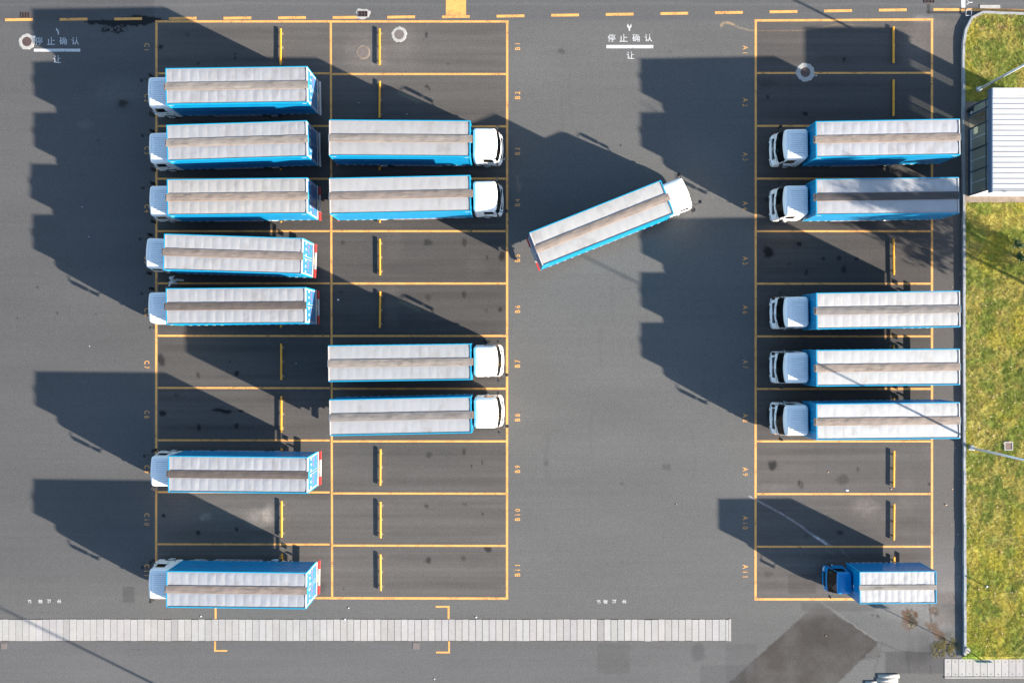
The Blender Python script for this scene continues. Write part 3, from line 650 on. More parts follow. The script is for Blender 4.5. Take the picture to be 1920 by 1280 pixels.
def big_truck(bay, fx, fy, rx, ry, strip, label, seed, wave=1.0, bump='red'):
    HTi = HT
    A = W(fx, fy, HTi); B = W(rx, ry, HTi); d = A-B; L = d.length; yaw = math.atan2(d.y, d.x)
    root = empty('box_truck', (A.x, A.y, 0), yaw)
    tag(root, label, 'truck', 'blue and white box trucks'); Wd = 2.50; hw = Wd/2; zb, zt = 1.10, HT-.035
    # cab and its parts (shared)
    if 'bigcab' not in _cache:
        ob = make_cab(root, LV_BIG, MT['white'], True, 1.62, 2.40, 1.62, 2.34, .82); _cache['bigcab'] = [(o.name.split('.')[0], o.data) for o in ob]
    else:
        ob = [link(nm, me, root) for nm, me in _cache['bigcab']]
    cab = ob[0]
    def mk(key, name, par, fn):
        q = cached(key, name, par, fn)
        if key[:3] in ('gri', 'hl1', 'hl-', 'ind', 'mi1', 'mi-', 'fm', 'wip', 'pap'): q.location.x = .10
        return q
    mk('int', 'cab_interior', root, lambda: MB().box(1.45,1.80,-.95,.95,.75,1.50).box(.55,1.05,.25,.85,1.0,1.45).box(.55,1.05,-.85,-.25,1.0,1.45).box(.42,.55,.25,.85,1.3,2.1).box(.42,.55,-.85,-.25,1.3,2.1).box(.22,2.0,-1.05,1.05,.72,.78).build('cab_interior', MT['inter'], root))
    mk('gri', 'grille', root, lambda: MB().box(1.93,2.035,-.72,.72,1.02,1.38).box(1.9,2.045,-.70,.70,1.10,1.13,1).box(1.9,2.045,-.70,.70,1.24,1.27,1).box(2.035,2.05,-.1,.1,1.13,1.30,2).box(2.06,2.145,-.55,.55,.52,.72).build('grille', [MT['black'], MT['alu'], MT['trimw']], root))
    for s in (-1, 1):
        mk('hl%d' % s, 'headlight', root, lambda: MB().prism([(1.98,s*.70),(2.10,s*.70),(2.07,s*.88),(1.98,s*1.04),(1.86,s*1.04)], .66, .84).build('headlight', MT['lens'], root))
        mk('ind%d' % s, 'indicator', root, lambda: MB().box(1.72,1.84,s*1.14,s*1.165,.98,1.06).build('indicator', MT['amber'], root))
        def mir(s=s):
            mb = MB(); mb.tube((1.62, s*1.06, 2.36), (1.74, s*1.36, 2.30), .022); mb.tube((1.66, s*1.12, 1.55), (1.74, s*1.36, 1.70), .02)
            mb.tube((1.74, s*1.36, 1.62), (1.74, s*1.36, 2.34), .022)
            mb.box(1.66, 1.78, s*1.36-.11, s*1.36+.11, 1.86, 2.26); mb.box(1.66, 1.76, s*1.36-.10, s*1.36+.10, 1.60, 1.80)
            return mb.build('mirror', MT['black'], root)
        mk('mi%d' % s, 'mirror', root, mir)
        mk('hnd%d' % s, 'door_handle', root, lambda: MB().box(.84,1.0,s*1.135,s*1.165,1.40,1.44).build('door_handle', MT['black'], root))
    def fmir():
        mb = MB(); mb.tube((1.70,-.98,2.48),(2.02,-1.10,2.40),.020); mb.tube((2.02,-1.10,2.40),(2.30,-1.0,2.22),.020); mb.tube((1.88,-1.0,1.7),(2.02,-1.10,2.40),.014)
        mb.tube((2.28,-1.0,2.22),(2.33,-1.0,2.12),.12,.12,12); return mb.build('front_mirror', MT['black'], root)
    mk('fm', 'front_mirror', root, fmir)
    def wip():
        mb = MB()
        for y in (-.45, .1, .6): mb.tube((1.99-.09*abs(y), y, 1.60), (1.955-.09*abs(y), y+.42, 1.66), .013, n=6)
        return mb.build('wiper', MT['black'], root)
    mk('wip', 'wiper', root, wip)
    if bay[0] in 'AB' and bay != 'B9':
        mk('pap', 'paper', root, lambda: MB().box(1.70,1.82,.05,.28,1.505,1.512).box(1.66,1.80,-.80,-.55,1.505,1.512).build('paper', MT['mint'], root))
    mk('hose', 'cable_coils', root, lambda: MB().tube((.08,-.5,1.3),(.08,.5,1.5),.03).tube((.06,.7,1.0),(.06,.7,2.2),.035).build('cable_coils', MT['black'], root))
    # chassis and wheels
    mb = MB()
    for s in (-1, 1): mb.box(-L+.3, 1.8, s*.43-.04, s*.43+.04, .72, .96)
    for x in np.arange(.6, -L+.4, -.62): mb.box(x-.03, x+.03, -1.18, 1.18, .97, 1.08)
    mb.box(1.2, 1.8, -.5, .5, .5, .8); mb.box(-.9, .5, -.45, .45, .55, .9)
    mb.tube((-6.45,-1.0,.48), (-6.45,1.0,.48), .09); mb.tube((1.05,-1.0,.48), (1.05,1.0,.48), .07)
    mb.build('chassis', MT['chassis'], root)
    for s in (-1, 1):
        wheel(root, 1.05, s*1.16, False, s); wheel(root, -6.45, s*1.17, True, s)
    mk('tank', 'fuel_tank', root, lambda: MB().tube((-.7,.86,.68),(-2.0,.86,.68),.27,.27,16).build('fuel_tank', MT['alu'], root, smooth=False))
    mk('batt', 'battery_box', root, lambda: MB().box(-1.5,-.55,-1.16,-.62,.45,.92).box(-1.45,-.6,-1.18,-1.16,.5,.88,1).build('battery_box', [MT['chassis'], MT['alu']], root))
    for s in (-1, 1):
        mb = MB()
        for z in (.55, .80): mb.box(-5.6, -2.2, s*1.19-.02, s*1.19+.02, z, z+.11)
        for k in range(6):
            xa = -5.5+k*.55; mb.box(xa, xa+.28, s*1.215-.006 if s > 0 else s*1.215-.004, s*1.215+.004 if s > 0 else s*1.215+.006, .82, .89, 1)
        for x in (-5.4, -4.4, -3.4, -2.4): mb.box(x-.03, x+.03, s*1.165-.015, s*1.165, .55, 1.05)
        mb.build('side_guard', [MT['alu'], MT['red']], root)
        MB().box(-7.6,-7.58,s*.65,s*1.18,.35,1.0).build('mud_flap', MT['black'], root)
    # cargo body
    mb = MB(); e = .0
    mb.box(-L+.06, -.04, -hw+.03, hw-.03, zb, zt-.02)
    mb.box(-L, 0, -hw, -hw+.07, zt-.10, HT-.005, 1); mb.box(-L, 0, hw-.07, hw, zt-.10, HT-.005, 1)       # roof rails
    mb.box(-.07, .005, -hw+.07, hw-.07, zt-.10, HT-.003, 1); mb.box(-L-.005, -L+.07, -hw+.07, hw-.07, zt-.10, HT-.003, 2)
    for s in (-1, 1):
        for x0 in (0, -L):
            xx = (x0-.10, x0) if x0 == 0 else (x0, x0+.07)
            mb.box(xx[0], xx[1], s*hw-.06 if s > 0 else -hw, hw if s > 0 else -hw+.06, zb-.02, zt-.1, 1)
        yy = s*(hw-.03); a_, b_ = (yy, yy+.018) if s > 0 else (yy-.018, yy)
        mb.box(-L+.12, -.10, a_, b_, 1.62, 1.66, 1)            # wing hinge line
        mb.box(-L+.12, -.10, a_, b_, 2.30, 2.325, 1); mb.box(-L+.12, -.10, a_, b_, 3.0, 3.025, 1)
        mb.box(-L+.12, -.10, a_, b_, zb, zb+.07, 1)
        x = -.5
        while x > -L+.5:                                      # catches along the lower edge
            mb.box(x-.20, x, (yy+.019 if s > 0 else yy-.040), (yy+.040 if s > 0 else yy-.019), zb-.015, zb+.045, 3); x -= .56
        for xt in (-.11, -L+.13):
            xa = xt if xt < -1 else xt-.30
            mb.box(xa, xa+.30, (yy+.020 if s > 0 else yy-.034), (yy+.034 if s > 0 else yy-.020), zt-.22, zt-.17, 3)
    for y in (-.8, 0., .8): mb.box(-.04, -.015, y-.03, y+.03, zb, zt-.12, 1)
    box = mb.build('cargo_box', [MT['blue'], MT['bluetrim'], MT['trimw'], MT['trimw']], root)
    # rippled roof sheets either side of the middle strip
    r = np.random.RandomState(seed)
    for s in (-1, 1):
        nx, ny = int(L/.045), 14; xs = np.linspace(-L+.10, -.10, nx); ys = np.linspace(.265, hw-.085, ny)*s
        X, Y = np.meshgrid(xs, ys, indexing='ij'); per = .62
        ph = r.rand()*6; nz = vnoise(X*1.2+50, Y*1.6+50+seed, seed+int(s), 2); nz2 = vnoise(X*3.5+50, Y*1.1+50, seed+5, 2)
        c = (X+L)/per+.12*(nz2-.5); fr = c-np.floor(c)
        env = np.clip(np.minimum(np.abs(Y)-.265, hw-.085-np.abs(Y))/.16, 0, 1)**.7
        Z = .0+.011*wave*np.sin(np.pi*fr)**.75*env*(.5+nz)+.022*(nz-.5)*env*wave*.55+.010*(nz2-.5)*env*wave
        Z += zt-.012+.010*(1-((np.abs(Y)-.7)/.45)**2)
        V = np.stack([X, Y, Z], -1).reshape(-1, 3); idx = np.arange(nx*ny).reshape(nx, ny)
        Q = np.stack([idx[:-1,:-1], idx[1:,:-1], idx[1:,1:], idx[:-1,1:]], -1).reshape(-1, 4)
        if s < 0: Q = Q[:, ::-1]
        me = npmesh('roof_sheet', V, Q); me.materials.append(MT['tarp']); me.polygons.foreach_set('use_smooth', [True]*len(me.polygons))
        link('roof_sheet', me, root).color = (*[v*1.10 for v in SHEET.get(bay, (.285,.285,.285))], 1)
        mb = MB(); y0, y1 = (hw-.085, hw-.066); z0, z1 = zt-.04, zt+.02
        for a_, b_ in ((y0, y1), (.245, .265)):
            mb.box(-L+.07, -.07, min(a_*s, b_*s), max(a_*s, b_*s), z0, z1)
        mb.box(-L+.07, -L+.10, min(.265*s, y0*s), max(.265*s, y0*s), z0, z1); mb.box(-.10, -.07, min(.265*s, y0*s), max(.265*s, y0*s), z0, z1)
        mb.build('roof_seam', MT['seam'], root)
    mb = MB(); xs = np.linspace(-L-.04, .05, 60); prof = [(-.26,-.05),(-.255,.035),(-.12,.052),(0,.058),(.12,.052),(.255,.035),(.26,-.05)]; k = len(prof)
    vs = []
    for i, x in enumerate(xs):
        wob = .006*math.sin(x*3.1+seed)+.004*math.sin(x*7.7)
        vs += [(x, y+wob*.7, zt+z+(wob if -.2 < y < .2 else 0)) for y, z in prof]
    fs = [(i*k+j, i*k+j+1, (i+1)*k+j+1, (i+1)*k+j) for i in range(len(xs)-1) for j in range(k-1)]+[tuple(range(k-1,-1,-1)), tuple(range((len(xs)-1)*k, len(xs)*k))]
    mb.add(vs, fs); st = mb.build('roof_strip', MT['strip'], root); st.color = (*strip, 1)
    mk('cap', 'strip_cap', root, lambda: MB().box(.02,.12,-.24,.24,zt-.13,zt+.03).box(.05,.07,-.2,.2,zt-.10,zt+.04,1).build('strip_cap', [MT['seam'], MT['black']], root))
    c2 = MB().box(-L-.07,-L-.045,-.24,.24,zt-.14,zt+.02).build('strip_cap', MT['bluetrim'], root)
    # rear doors
    for s in (-1, 1):
        y0, y1 = (.012, hw-.075) if s > 0 else (-hw+.075, -.012); xr = -L
        mb = MB().box(xr+.01, xr+.06, y0, y1, zb+.04, zt-.12)
        mb.box(xr-.006, xr+.01, y0+.05, y0+.07, zb+.1, zt-.2, 1); mb.box(xr-.006, xr+.01, y1-.09, y1-.07, zb+.1, zt-.2, 1)   # lock bars
        ys = np.linspace(y0+.10, y1-.26, 3)
        glyph_row(mb, xr+.006, ys, 2.72, .30, 1, 10+s, .17)
        glyph_row(mb, xr+.006, np.linspace(y0+.14, y1-.2, 6)[:5], 2.02, .12, 2, 20+s, .09); glyph_row(mb, xr+.006, np.linspace(y0+.3, y1-.2, 5)[:3], 2.25, .12, 2, 30+s, .09)
        yt = y1-.05 if s > 0 else y0+.05
        z = zb+.08; q = 0
        while z < zt-.35:
            mb.box(xr-.002, xr+.01, yt-.028, yt+.028, z, z+.16, 2 if q % 2 else 1); z += .165; q += 1
        mb.build('rear_door', [MT['door'], MT['trimw'], MT['red']], root)
        mk('tl%d' % s, 'tail_light', root, lambda: MB().box(-.03,.03,s*.85-.16,s*.85+.16,.80,.93).build('tail_light', MT['red'], root)).location = (-L+.05, 0, 0)
    mb = MB(); yy = -1.22
    for q, w_ in enumerate((.62, .60, .60, .62)):
        mb.box(-L-.16, -L-.05, yy, yy+w_, .55, .69, (0 if q in (0, 3) else 1) if bump == 'red' else 1); yy += w_
    for y in (-.5, .5): mb.box(-L-.06, -L+.2, y-.03, y+.03, .6, .8, 2)
    mb.box(-L-.06, -L-.01, -1.22, 1.22, zb-.10, zb-.015, 1)
    mb.build('rear_bumper', [MT['red'], MT['trimw'], MT['chassis']], root)
    mk('pl', 'number_plate', root, lambda: MB().box(-.045,-.03,-.25,.25,.80,.98).build('number_plate', MT['plate'], root)).location = (-L+.0, 0, 0)
    return root

SHEET = {'C2':(.272,.272,.282),'C3':(.268,.268,.278),'C4':(.285,.275,.265),'C5':(.283,.282,.288),'C6':(.268,.268,.276),'C9':(.262,.266,.282),'C11':(.262,.272,.292),
 'B3':(.285,.28,.278),'B4':(.30,.295,.293),'B7':(.275,.28,.285),'B8':(.29,.292,.298),'M':(.34,.335,.325),'A3':(.31,.31,.325),'A4':(.30,.30,.31),'A6':(.345,.335,.33),'A7':(.35,.35,.345),'A8':(.36,.36,.36)}
BR = {'mid': (.185,.150,.130), 'lt': (.215,.187,.165), 'tan': (.225,.180,.150), 'dk': (.085,.068,.06), 'vdk': (.055,.048,.048), 'grey': (.17,.155,.145)}
T_ = [
 ('C2', 310.6,162.3, 576.4,158.3, 'lt', 'topmost truck of the left column, white rear bumper bar, in bay C2', 1.0, 'w'),
 ('C3', 312.8,268.3, 575.7,260.0, 'lt', 'left column truck in bay C3, second from top, slightly turned', .9, 'w'),
 ('C4', 313.3,370.3, 576.0,367.0, 'tan', 'left column truck in bay C4, third from top', .9, 'red'),
 ('C5', 306.6,472.2, 567.0,480.5, 'mid', 'left column truck in bay C5, parked askew above the walking person', .9, 'red'),
 ('C6', 311.1,574.6, 573.1,572.5, 'dk', 'left column truck with dark roof strip in bay C6, below the walking person', 1.0, 'red'),
 ('C9', 315.4,888.5, 576.8,890.8, 'dk', 'left column truck with dark roof strip standing alone in bay C9', 1.2, 'red'),
 ('C11',311.8,1104.2,574.3,1107.2,'mid', 'bottom truck of the left column, in bay C11 above the slab strip', 1.2, 'red'),
 ('B3', 882.0,260.2, 617.0,258.4, 'lt', 'right-facing truck in bay B3, uppermost of the middle column', .35, 'red'),
 ('B4', 882.5,362.3, 617.8,367.9, 'mid', 'right-facing truck in bay B4, directly below the uppermost of the middle column', .35, 'red'),
 ('B7', 883.4,678.1, 615.5,681.6, 'lt', 'right-facing truck in bay B7, upper of the lower middle pair', .5, 'red'),
 ('B8', 884.0,777.5, 618.0,783.0, 'grey', 'right-facing truck in bay B8, lowest of the middle column', .35, 'red'),
 ('M',  1251.8,369.4,1005.0,467.5,'tan', 'truck driving diagonally across the open lane, outside any bay', .35, 'red'),
 ('A3', 1530,261.7, 1800.3,256.7, 'tan', 'left-facing truck in bay A3, uppermost of the right column beside the booth', .8, 'red'),
 ('A4', 1530.2,369.8,1798.3,366.2,'vdk','left-facing truck with nearly black roof strip in bay A4', .5, 'red'),
 ('A6', 1531,583.2, 1800.5,579.0, 'grey', 'left-facing truck in bay A6 with rust stains on its roof front', .8, 'red'),
 ('A7', 1530.8,690.3,1800,687.5,  'tan', 'left-facing truck in bay A7 with clean tan roof strip', .45, 'red'),
 ('A8', 1530.8,790.9,1800.3,787.9,'tan', 'left-facing truck in bay A8, lowest big truck of the right column', .45, 'red')]
for i, (bay, fx, fy, rx, ry, st, lab, wv, bp_) in enumerate(T_):
    pre = 'white-cab truck with blue cargo box, '
    big_truck(bay, fx, fy, rx, ry, BR[st], lab, 11+i*7, wv, bp_)

def small_truck():
    ht = 3.02; A = W(1612, 1101.6, ht); B = W(1756, 1100.6, ht); d = A-B; L = d.length; yaw = math.atan2(d.y, d.x)
    root = empty('small_truck', (A.x, A.y, 0), yaw); tag(root, 'small all-blue truck with blue cab in bay A11, bottom right', 'truck')
    hw = 1.12; zb, zt = .75, ht-.03; cb = empty  # cab sits ahead of the box
    ob = make_cab(root, LV_SMALL, MT['bluecab'], False, 1.18, 1.84, 1.22, 1.80, .42)
    MB().box(1.05,1.42,-.75,.75,.6,1.10).box(.35,.75,.15,.65,.8,1.15).box(.35,.75,-.65,-.15,.8,1.15).box(.25,.33,-.65,.65,1.0,1.5).build('cab_interior', MT['inter'], root)
    MB().box(1.58,1.645,-.5,.5,.76,.95).build('grille', MT['black'], root)
    MB().box(1.18,1.34,-.62,-.42,1.105,1.112).build('paper', MT['mint'], root); MB().box(1.15,1.38,.30,.52,1.105,1.115).build('dash_cloth', MT['trimw'], root)
    for s in (-1, 1):
        MB().prism([(1.50,s*.52),(1.645,s*.52),(1.635,s*.70),(1.54,s*.84),(1.45,s*.84)], .60, .74).build('headlight', MT['lens'], root)
        mb = MB(); mb.tube((1.25,s*.80,1.55),(1.42,s*1.14,1.5),.016); mb.tube((1.4,s*.86,1.15),(1.42,s*1.14,1.2),.014); mb.box(1.38,1.45,s*1.14-.09,s*1.14+.09,1.18,1.52); mb.build('mirror', MT['black'], root)
        wheel(root, .92, s*.86, False, s, .36, 's'); wheel(root, -3.5, s*.86, True, s, .36, 's')
        mb = MB(); 
        for z in (.42, .60): mb.box(-2.8, -.6, s*1.0-.02, s*1.0+.02, z, z+.07)
        mb.build('side_guard', MT['alu'], root)
    mb = MB(); [mb.box(-L+.3, 1.3, s*.36-.035, s*.36+.035, .50, .68) for s in (-1, 1)]
    for x in np.arange(-.2, -L+.3, -.6): mb.box(x-.03, x+.03, -1.0, 1.0, .68, .74)
    mb.build('chassis', MT['chassis'], root)
    mb = MB().box(-L+.05, -.03, -hw+.025, hw-.025, zb, zt-.02)
    mb.box(-L, 0, -hw, -hw+.05, zt-.08, ht-.003, 1); mb.box(-L, 0, hw-.05, hw, zt-.08, ht-.003, 1)
    mb.box(-.05, .004, -hw+.05, hw-.05, zt-.08, ht-.001, 1); mb.box(-L-.004, -L+.05, -hw+.05, hw-.05, zt-.08, ht-.001, 1)
    for s in (-1, 1):
        for xx in ((-.08, 0), (-L, -L+.08)): mb.box(*xx, s*hw-.05 if s > 0 else -hw, hw if s > 0 else -hw+.05, zb-.02, zt-.08, 1)
        yy = s*(hw-.025); a_, b_ = (yy, yy+.015) if s > 0 else (yy-.015, yy); mb.box(-L+.08, -.08, a_, b_, 1.25, 1.28, 1)
        x = -.3
        while x > -L+.4: mb.box(x-.2, x, (yy+.016 if s > 0 else yy-.034), (yy+.034 if s > 0 else yy-.016), zb-.01, zb+.035, 2); x -= .42
    mb.box(-.03,.0,-.9,-.86,zb,zt-.1,1); mb.box(-.03,.0,.86,.9,zb,zt-.1,1); mb.box(-.03,-.01,.1,.3,1.9,2.0,2)
    mb.build('cargo_box', [MT['bluecab'], MT['bluetrim'], MT['trimw']], root)
    r = np.random.RandomState(5)
    for s in (-1, 1):
        nx, ny = 130, 12; X, Y = np.meshgrid(np.linspace(-L+.05, -.05, nx), np.linspace(.17, hw-.05, ny)*s, indexing='ij')
        c = (X+L)/.45; fr = c-np.floor(c); nz = vnoise(X*2+50, Y*2+50, 91+s, 2)
        Z = zt-.01+.009*np.sin(np.pi*fr)**.8*(.4+nz)+.018*(nz-.5)
        V = np.stack([X, Y, Z], -1).reshape(-1, 3); idx = np.arange(nx*ny).reshape(nx, ny)
        Q = np.stack([idx[:-1,:-1], idx[1:,:-1], idx[1:,1:], idx[:-1,1:]], -1).reshape(-1, 4)
        if s < 0: Q = Q[:, ::-1]
        me = npmesh('roof_sheet', V, Q); me.materials.append(MT['tarp']); me.polygons.foreach_set('use_smooth', [True]*len(me.polygons)); link('roof_sheet', me, root).color = (.34,.34,.345,1)
    st = MB().box(-L-.02,.02,-.17,-.01,zt-.06,zt+.03).box(-L-.02,.02,-.005,.165,zt-.06,zt+.035).build('roof_strip', MT['strip'], root); st.color = (.21,.19,.17,1)
    for s in (-1, 1):
        y0, y1 = (.01, hw-.06) if s > 0 else (-hw+.06, -.01); MB().box(-L+.0, -L+.048, y0, y1, zb+.04, zt-.1).build('rear_door', MT['bluecab'], root)
    MB().box(-L-.1,-L-.02,-1.0,1.0,.4,.5).build('rear_bumper', MT['red'], root)
small_truck()

# ------------------------------------------------------------------ kerb and lawn
KP = [(1990,27.5),(1925,26),(1870,24),(1836,23),(1825,27.5),(1816,36),(1810,47),(1805.5,60),(1803,76),(1802.2,95),(1802.4,130),(1803,400),(1803.6,700),(1804.6,1000),(1805.2,1226)]
LAWN_Z = .19
def kerb():
    mb = MB(); w = 4.4*M; KH = .20
    P = [W(*p) for p in KP]; dist = [0]
    for a, b in zip(P[:-1], P[1:]): dist.append(dist[-1]+(b-a).length)
    tot = dist[-1]
    def at(s):
        s = min(max(s, 0), tot)
        x = float(np.interp(s, dist, [p.x for p in P])); y = float(np.interp(s, dist, [p.y for p in P])); return Vector((x, y, 0))
    s = 0; r = random.Random(2)
    while s < tot:
        ln = .98; e = min(s+ln-.012, tot); a, b = at(s), at(e); d = (b-a).normalized(); nrm = Vector((-d.y, d.x, 0))  # inner side (towards lawn)
        dz = r.uniform(-.008, .012); off = nrm*r.uniform(-.015, .015)
        q = [a+off, b+off, b+off+nrm*w, a+off+nrm*w]
        c = 0
        mb.prism([(p.x, p.y) for p in q], 0, KH+dz, c); s += ln
    tag(mb.build('kerb', MT['kerb']), 'pale stone kerb around the raised lawn', kind='structure')
kerb()
def lawn():
    step = .10/M
    xs = np.concatenate([np.arange(1803, 1945, step), [1960, 2000, 2100, 2400, 3500]]); ys = np.concatenate([np.arange(24, 1236, step)])
    PX, PY = np.meshgrid(xs, ys); X = (PX-960)*M; Y = -(PY-640)*M
    n1 = vnoise(PX/14, PY/14, 101, 3); n2 = vnoise(PX/5, PY/5, 102, 2)
    Z = LAWN_Z-.03+.07*(n1-.5)+.05*(n2-.5)
    Z = np.where(PY > 1224, Z-.16*sstep(1224, 1234, PY), Z)
    ky = np.array([23,27.5,36,47,60,76,95,130,400,700,1000,1226,1236.]); kx = np.array([1842,1829,1820,1814,1810,1807,1806.4,1806.4,1807,1807.6,1808.6,1809.2,1800.])
    edge = np.interp(PY, ky, kx); top = 27.5
    keep = (PX > edge-1.5) & (PY > top-1)
    keep &= ~((PX > 1809) & (PX < 1990) & (PY > 193) & (PY < 379))
    idx = np.arange(PX.size).reshape(PX.shape)
    Q = np.stack([idx[:-1,:-1], idx[1:,:-1], idx[1:,1:], idx[:-1,1:]], -1); kq = keep[:-1,:-1] & keep[1:,1:] & keep[:-1,1:] & keep[1:,:-1]
    me = npmesh('lawn', np.stack([X, Y, Z], -1).reshape(-1, 3), Q[kq].reshape(-1, 4))
    def colr(px, py):
        a = vnoise(px/22, py/22, 111, 5)[..., None]; b = vnoise(px/4, py/4, 112, 3)[..., None]; d = vnoise(px/60, py/70, 113, 3)[..., None]
        g = np.array((.205,.245,.045)); yl = np.array((.37,.335,.085)); br = np.array((.27,.17,.09)); dk = np.array((.09,.13,.025))
        c = g*(1-sstep(.38,.62,a))+yl*sstep(.38,.62,a); c = c*(1-.5*sstep(.55,.8,b))+dk*.5*sstep(.55,.8,b)
        c = c*(1-.55*sstep(.55,.72,d))+np.array((.40,.37,.05))*.55*sstep(.55,.72,d)
        brm = (sstep(.58,.75,vnoise(px/11, py/11, 114, 3))*(.2+.8*sstep(75, 40, py)))[..., None]; c = c*(1-.7*brm)+br*.7*brm
        low = sstep(930, 1050, py)*sstep(1200, 1130, py)*sstep(.35,.6,vnoise(px/30,py/30,115,2)); c = c*(1-.4*low[...,None])+np.array((.46,.40,.06))*.4*low[...,None]
        lush = (sstep(1195, 1225, py)*sstep(1860, 1815, px))[...,None]; c = c*(1-.6*lush)+np.array((.12,.30,.03))*.6*lush
        return c
    setcol(me, 'tint', colr(PX, PY).reshape(-1, 3)*.95)
    m, n, l, b = newmat('lawn_soil'); at = n.new('ShaderNodeAttribute'); at.attribute_name = 'tint'
    f = noisen(n, l, 9, 5, .7, rand=False); k = mapr(n, l, f, .3, .7, .6, 1.3); cc = n.new('ShaderNodeCombineColor'); [l.new(k, cc.inputs[i]) for i in range(3)]
    l.new(mixc(n, l, 1, at.outputs['Color'], cc.outputs[0], 'MULTIPLY'), b.inputs['Base Color']); b.inputs['Roughness'].default_value = .9; b.inputs['Specular IOR Level'].default_value = .1
    me.materials.append(m); tag(link('lawn', me), 'raised lawn inside the kerb', kind='structure')
    # blades
    R = np.random.RandomState(9); N = 430000
    px = R.uniform(1804, 1935, N); py = R.uniform(25, 1234, N)
    dens = vnoise(px/4, py/4, 121, 2)
    ok = (px > np.interp(py, ky, kx)+.2) & (py > 28) & ~((px > 1805) & (py > 192) & (py < 380)) & (dens > R.uniform(.15, .62, N))
    # weeds beside the kerb end
    M2 = 9000; wx = R.normal(1776, 15, M2); wy = R.normal(1214, 10, M2); okw = (wx < 1800) & (wy < 1232) & (wy > 1186) & (wx > 1745) & (vnoise(wx/5, wy/5, 131, 2) > .42) & (wx+ (wy-1190)*1.0 > 1765)
    px = np.concatenate([px[ok], wx[okw]]); py = np.concatenate([py[ok], wy[okw]]); N = len(px); nw = okw.sum()
    zb = LAWN_Z-.03+.07*(vnoise(px/14, py/14, 101, 3)-.5)+.05*(vnoise(px/5, py/5, 102, 2)-.5); zb[N-nw:] = 0
    cl = vnoise(px/3.2, py/3.2, 141, 2); cl[N-nw:] *= .55
    h = (.04+.09*cl**1.5)*R.uniform(.6, 1.25, N); ang = R.uniform(0, 6.283, N)*.6+6.283*vnoise(px/6, py/6, 142, 2)*1.6; lean = R.uniform(.6, 1.9, N); wd = R.uniform(.007, .014, N)
    X = (px-960)*M; Y = -(py-640)*M; dx, dy = np.cos(ang), np.sin(ang)
    base = np.stack([X, Y, zb-.02], 1); side = np.stack([-dy, dx, 0*dx], 1)*wd[:, None]
    tip = base+np.stack([dx*h*lean, dy*h*lean, h+.02], 1)
    V = np.stack([base-side, base+side, tip], 1).reshape(-1, 3)
    Q = np.arange(N*3).reshape(-1, 3)
    me = npmesh('grass', V, Q); c = colr(px, py)*R.uniform(.7, 1.75, (N, 1)); c[N-nw:] = np.array((.30,.28,.12))*R.uniform(.5, 1.2, (nw, 1)); h = h; c[:, 0] *= R.uniform(.9, 1.25, N); c *= 1.08
    dry = R.rand(N) < .10; c[dry] = np.array((.30,.25,.12))*R.uniform(.6, 1.2, (dry.sum(), 1))
    setcol(me, 'tint', np.repeat(c, 3, 0))
    m, n, l, b = newmat('grass_blade'); at = n.new('ShaderNodeAttribute'); at.attribute_name = 'tint'
    l.new(at.outputs['Color'], b.inputs['Base Color']); b.inputs['Roughness'].default_value = .6; b.inputs['Specular IOR Level'].default_value = .2
    tr = n.new('ShaderNodeBsdfTranslucent'); l.new(at.outputs['Color'], tr.inputs[0]); mx = n.new('ShaderNodeMixShader'); mx.inputs[0].default_value = .3
    l.new(b.outputs[0], mx.inputs[1]); l.new(tr.outputs[0], mx.inputs[2]); l.new(mx.outputs[0], n['Material Output'].inputs[0])
    me.materials.append(m); tag(link('grass', me), 'tufty yellow-green grass growing on the raised lawn', 'grass', kind='stuff')
    # fallen leaves
    N = 230; px = R.uniform(1808, 1935, N); py = R.uniform(520, 1225, N); keep = R.rand(N) < np.interp(py, [520, 620, 1000, 1225], [.3, .95, .9, .3])
    px = px[keep]; py = py[keep]; N = len(px); e2 = 18
    px = np.concatenate([px, R.uniform(1784, 1800, e2)]); py = np.concatenate([py, R.uniform(500, 1180, e2)]); N += e2
    X = (px-960)*M; Y = -(py-640)*M; z = np.where(px > 1808, LAWN_Z+.10, .012); a = R.uniform(0, 6.28, N); s = R.uniform(.035, .075, N)
    V = []
    for i in range(N):
        for (u, v, w) in ((-1, 0, 0), (-.2, .55, .25), (1, 0, .1), (-.1, -.6, .3)):
            V.append((X[i]+s[i]*(u*math.cos(a[i])-v*math.sin(a[i])), Y[i]+s[i]*(u*math.sin(a[i])+v*math.cos(a[i])), z[i]+s[i]*w))
    me = npmesh('fallen_leaves', np.array(V), np.arange(N*4).reshape(-1, 4))
    me.materials.append(pm('dry_leaf', (.52,.34,.20), .7, 0, .35, 20)); tag(link('fallen_leaves', me), 'pale tan fallen leaves scattered over the lawn', 'leaves', kind='stuff')
lawn()
cover(1887.5, 835, 12.5, 'lid', 'rust-brown square cover with broken concrete frame in the lawn', LAWN_Z+.03, 'cement')

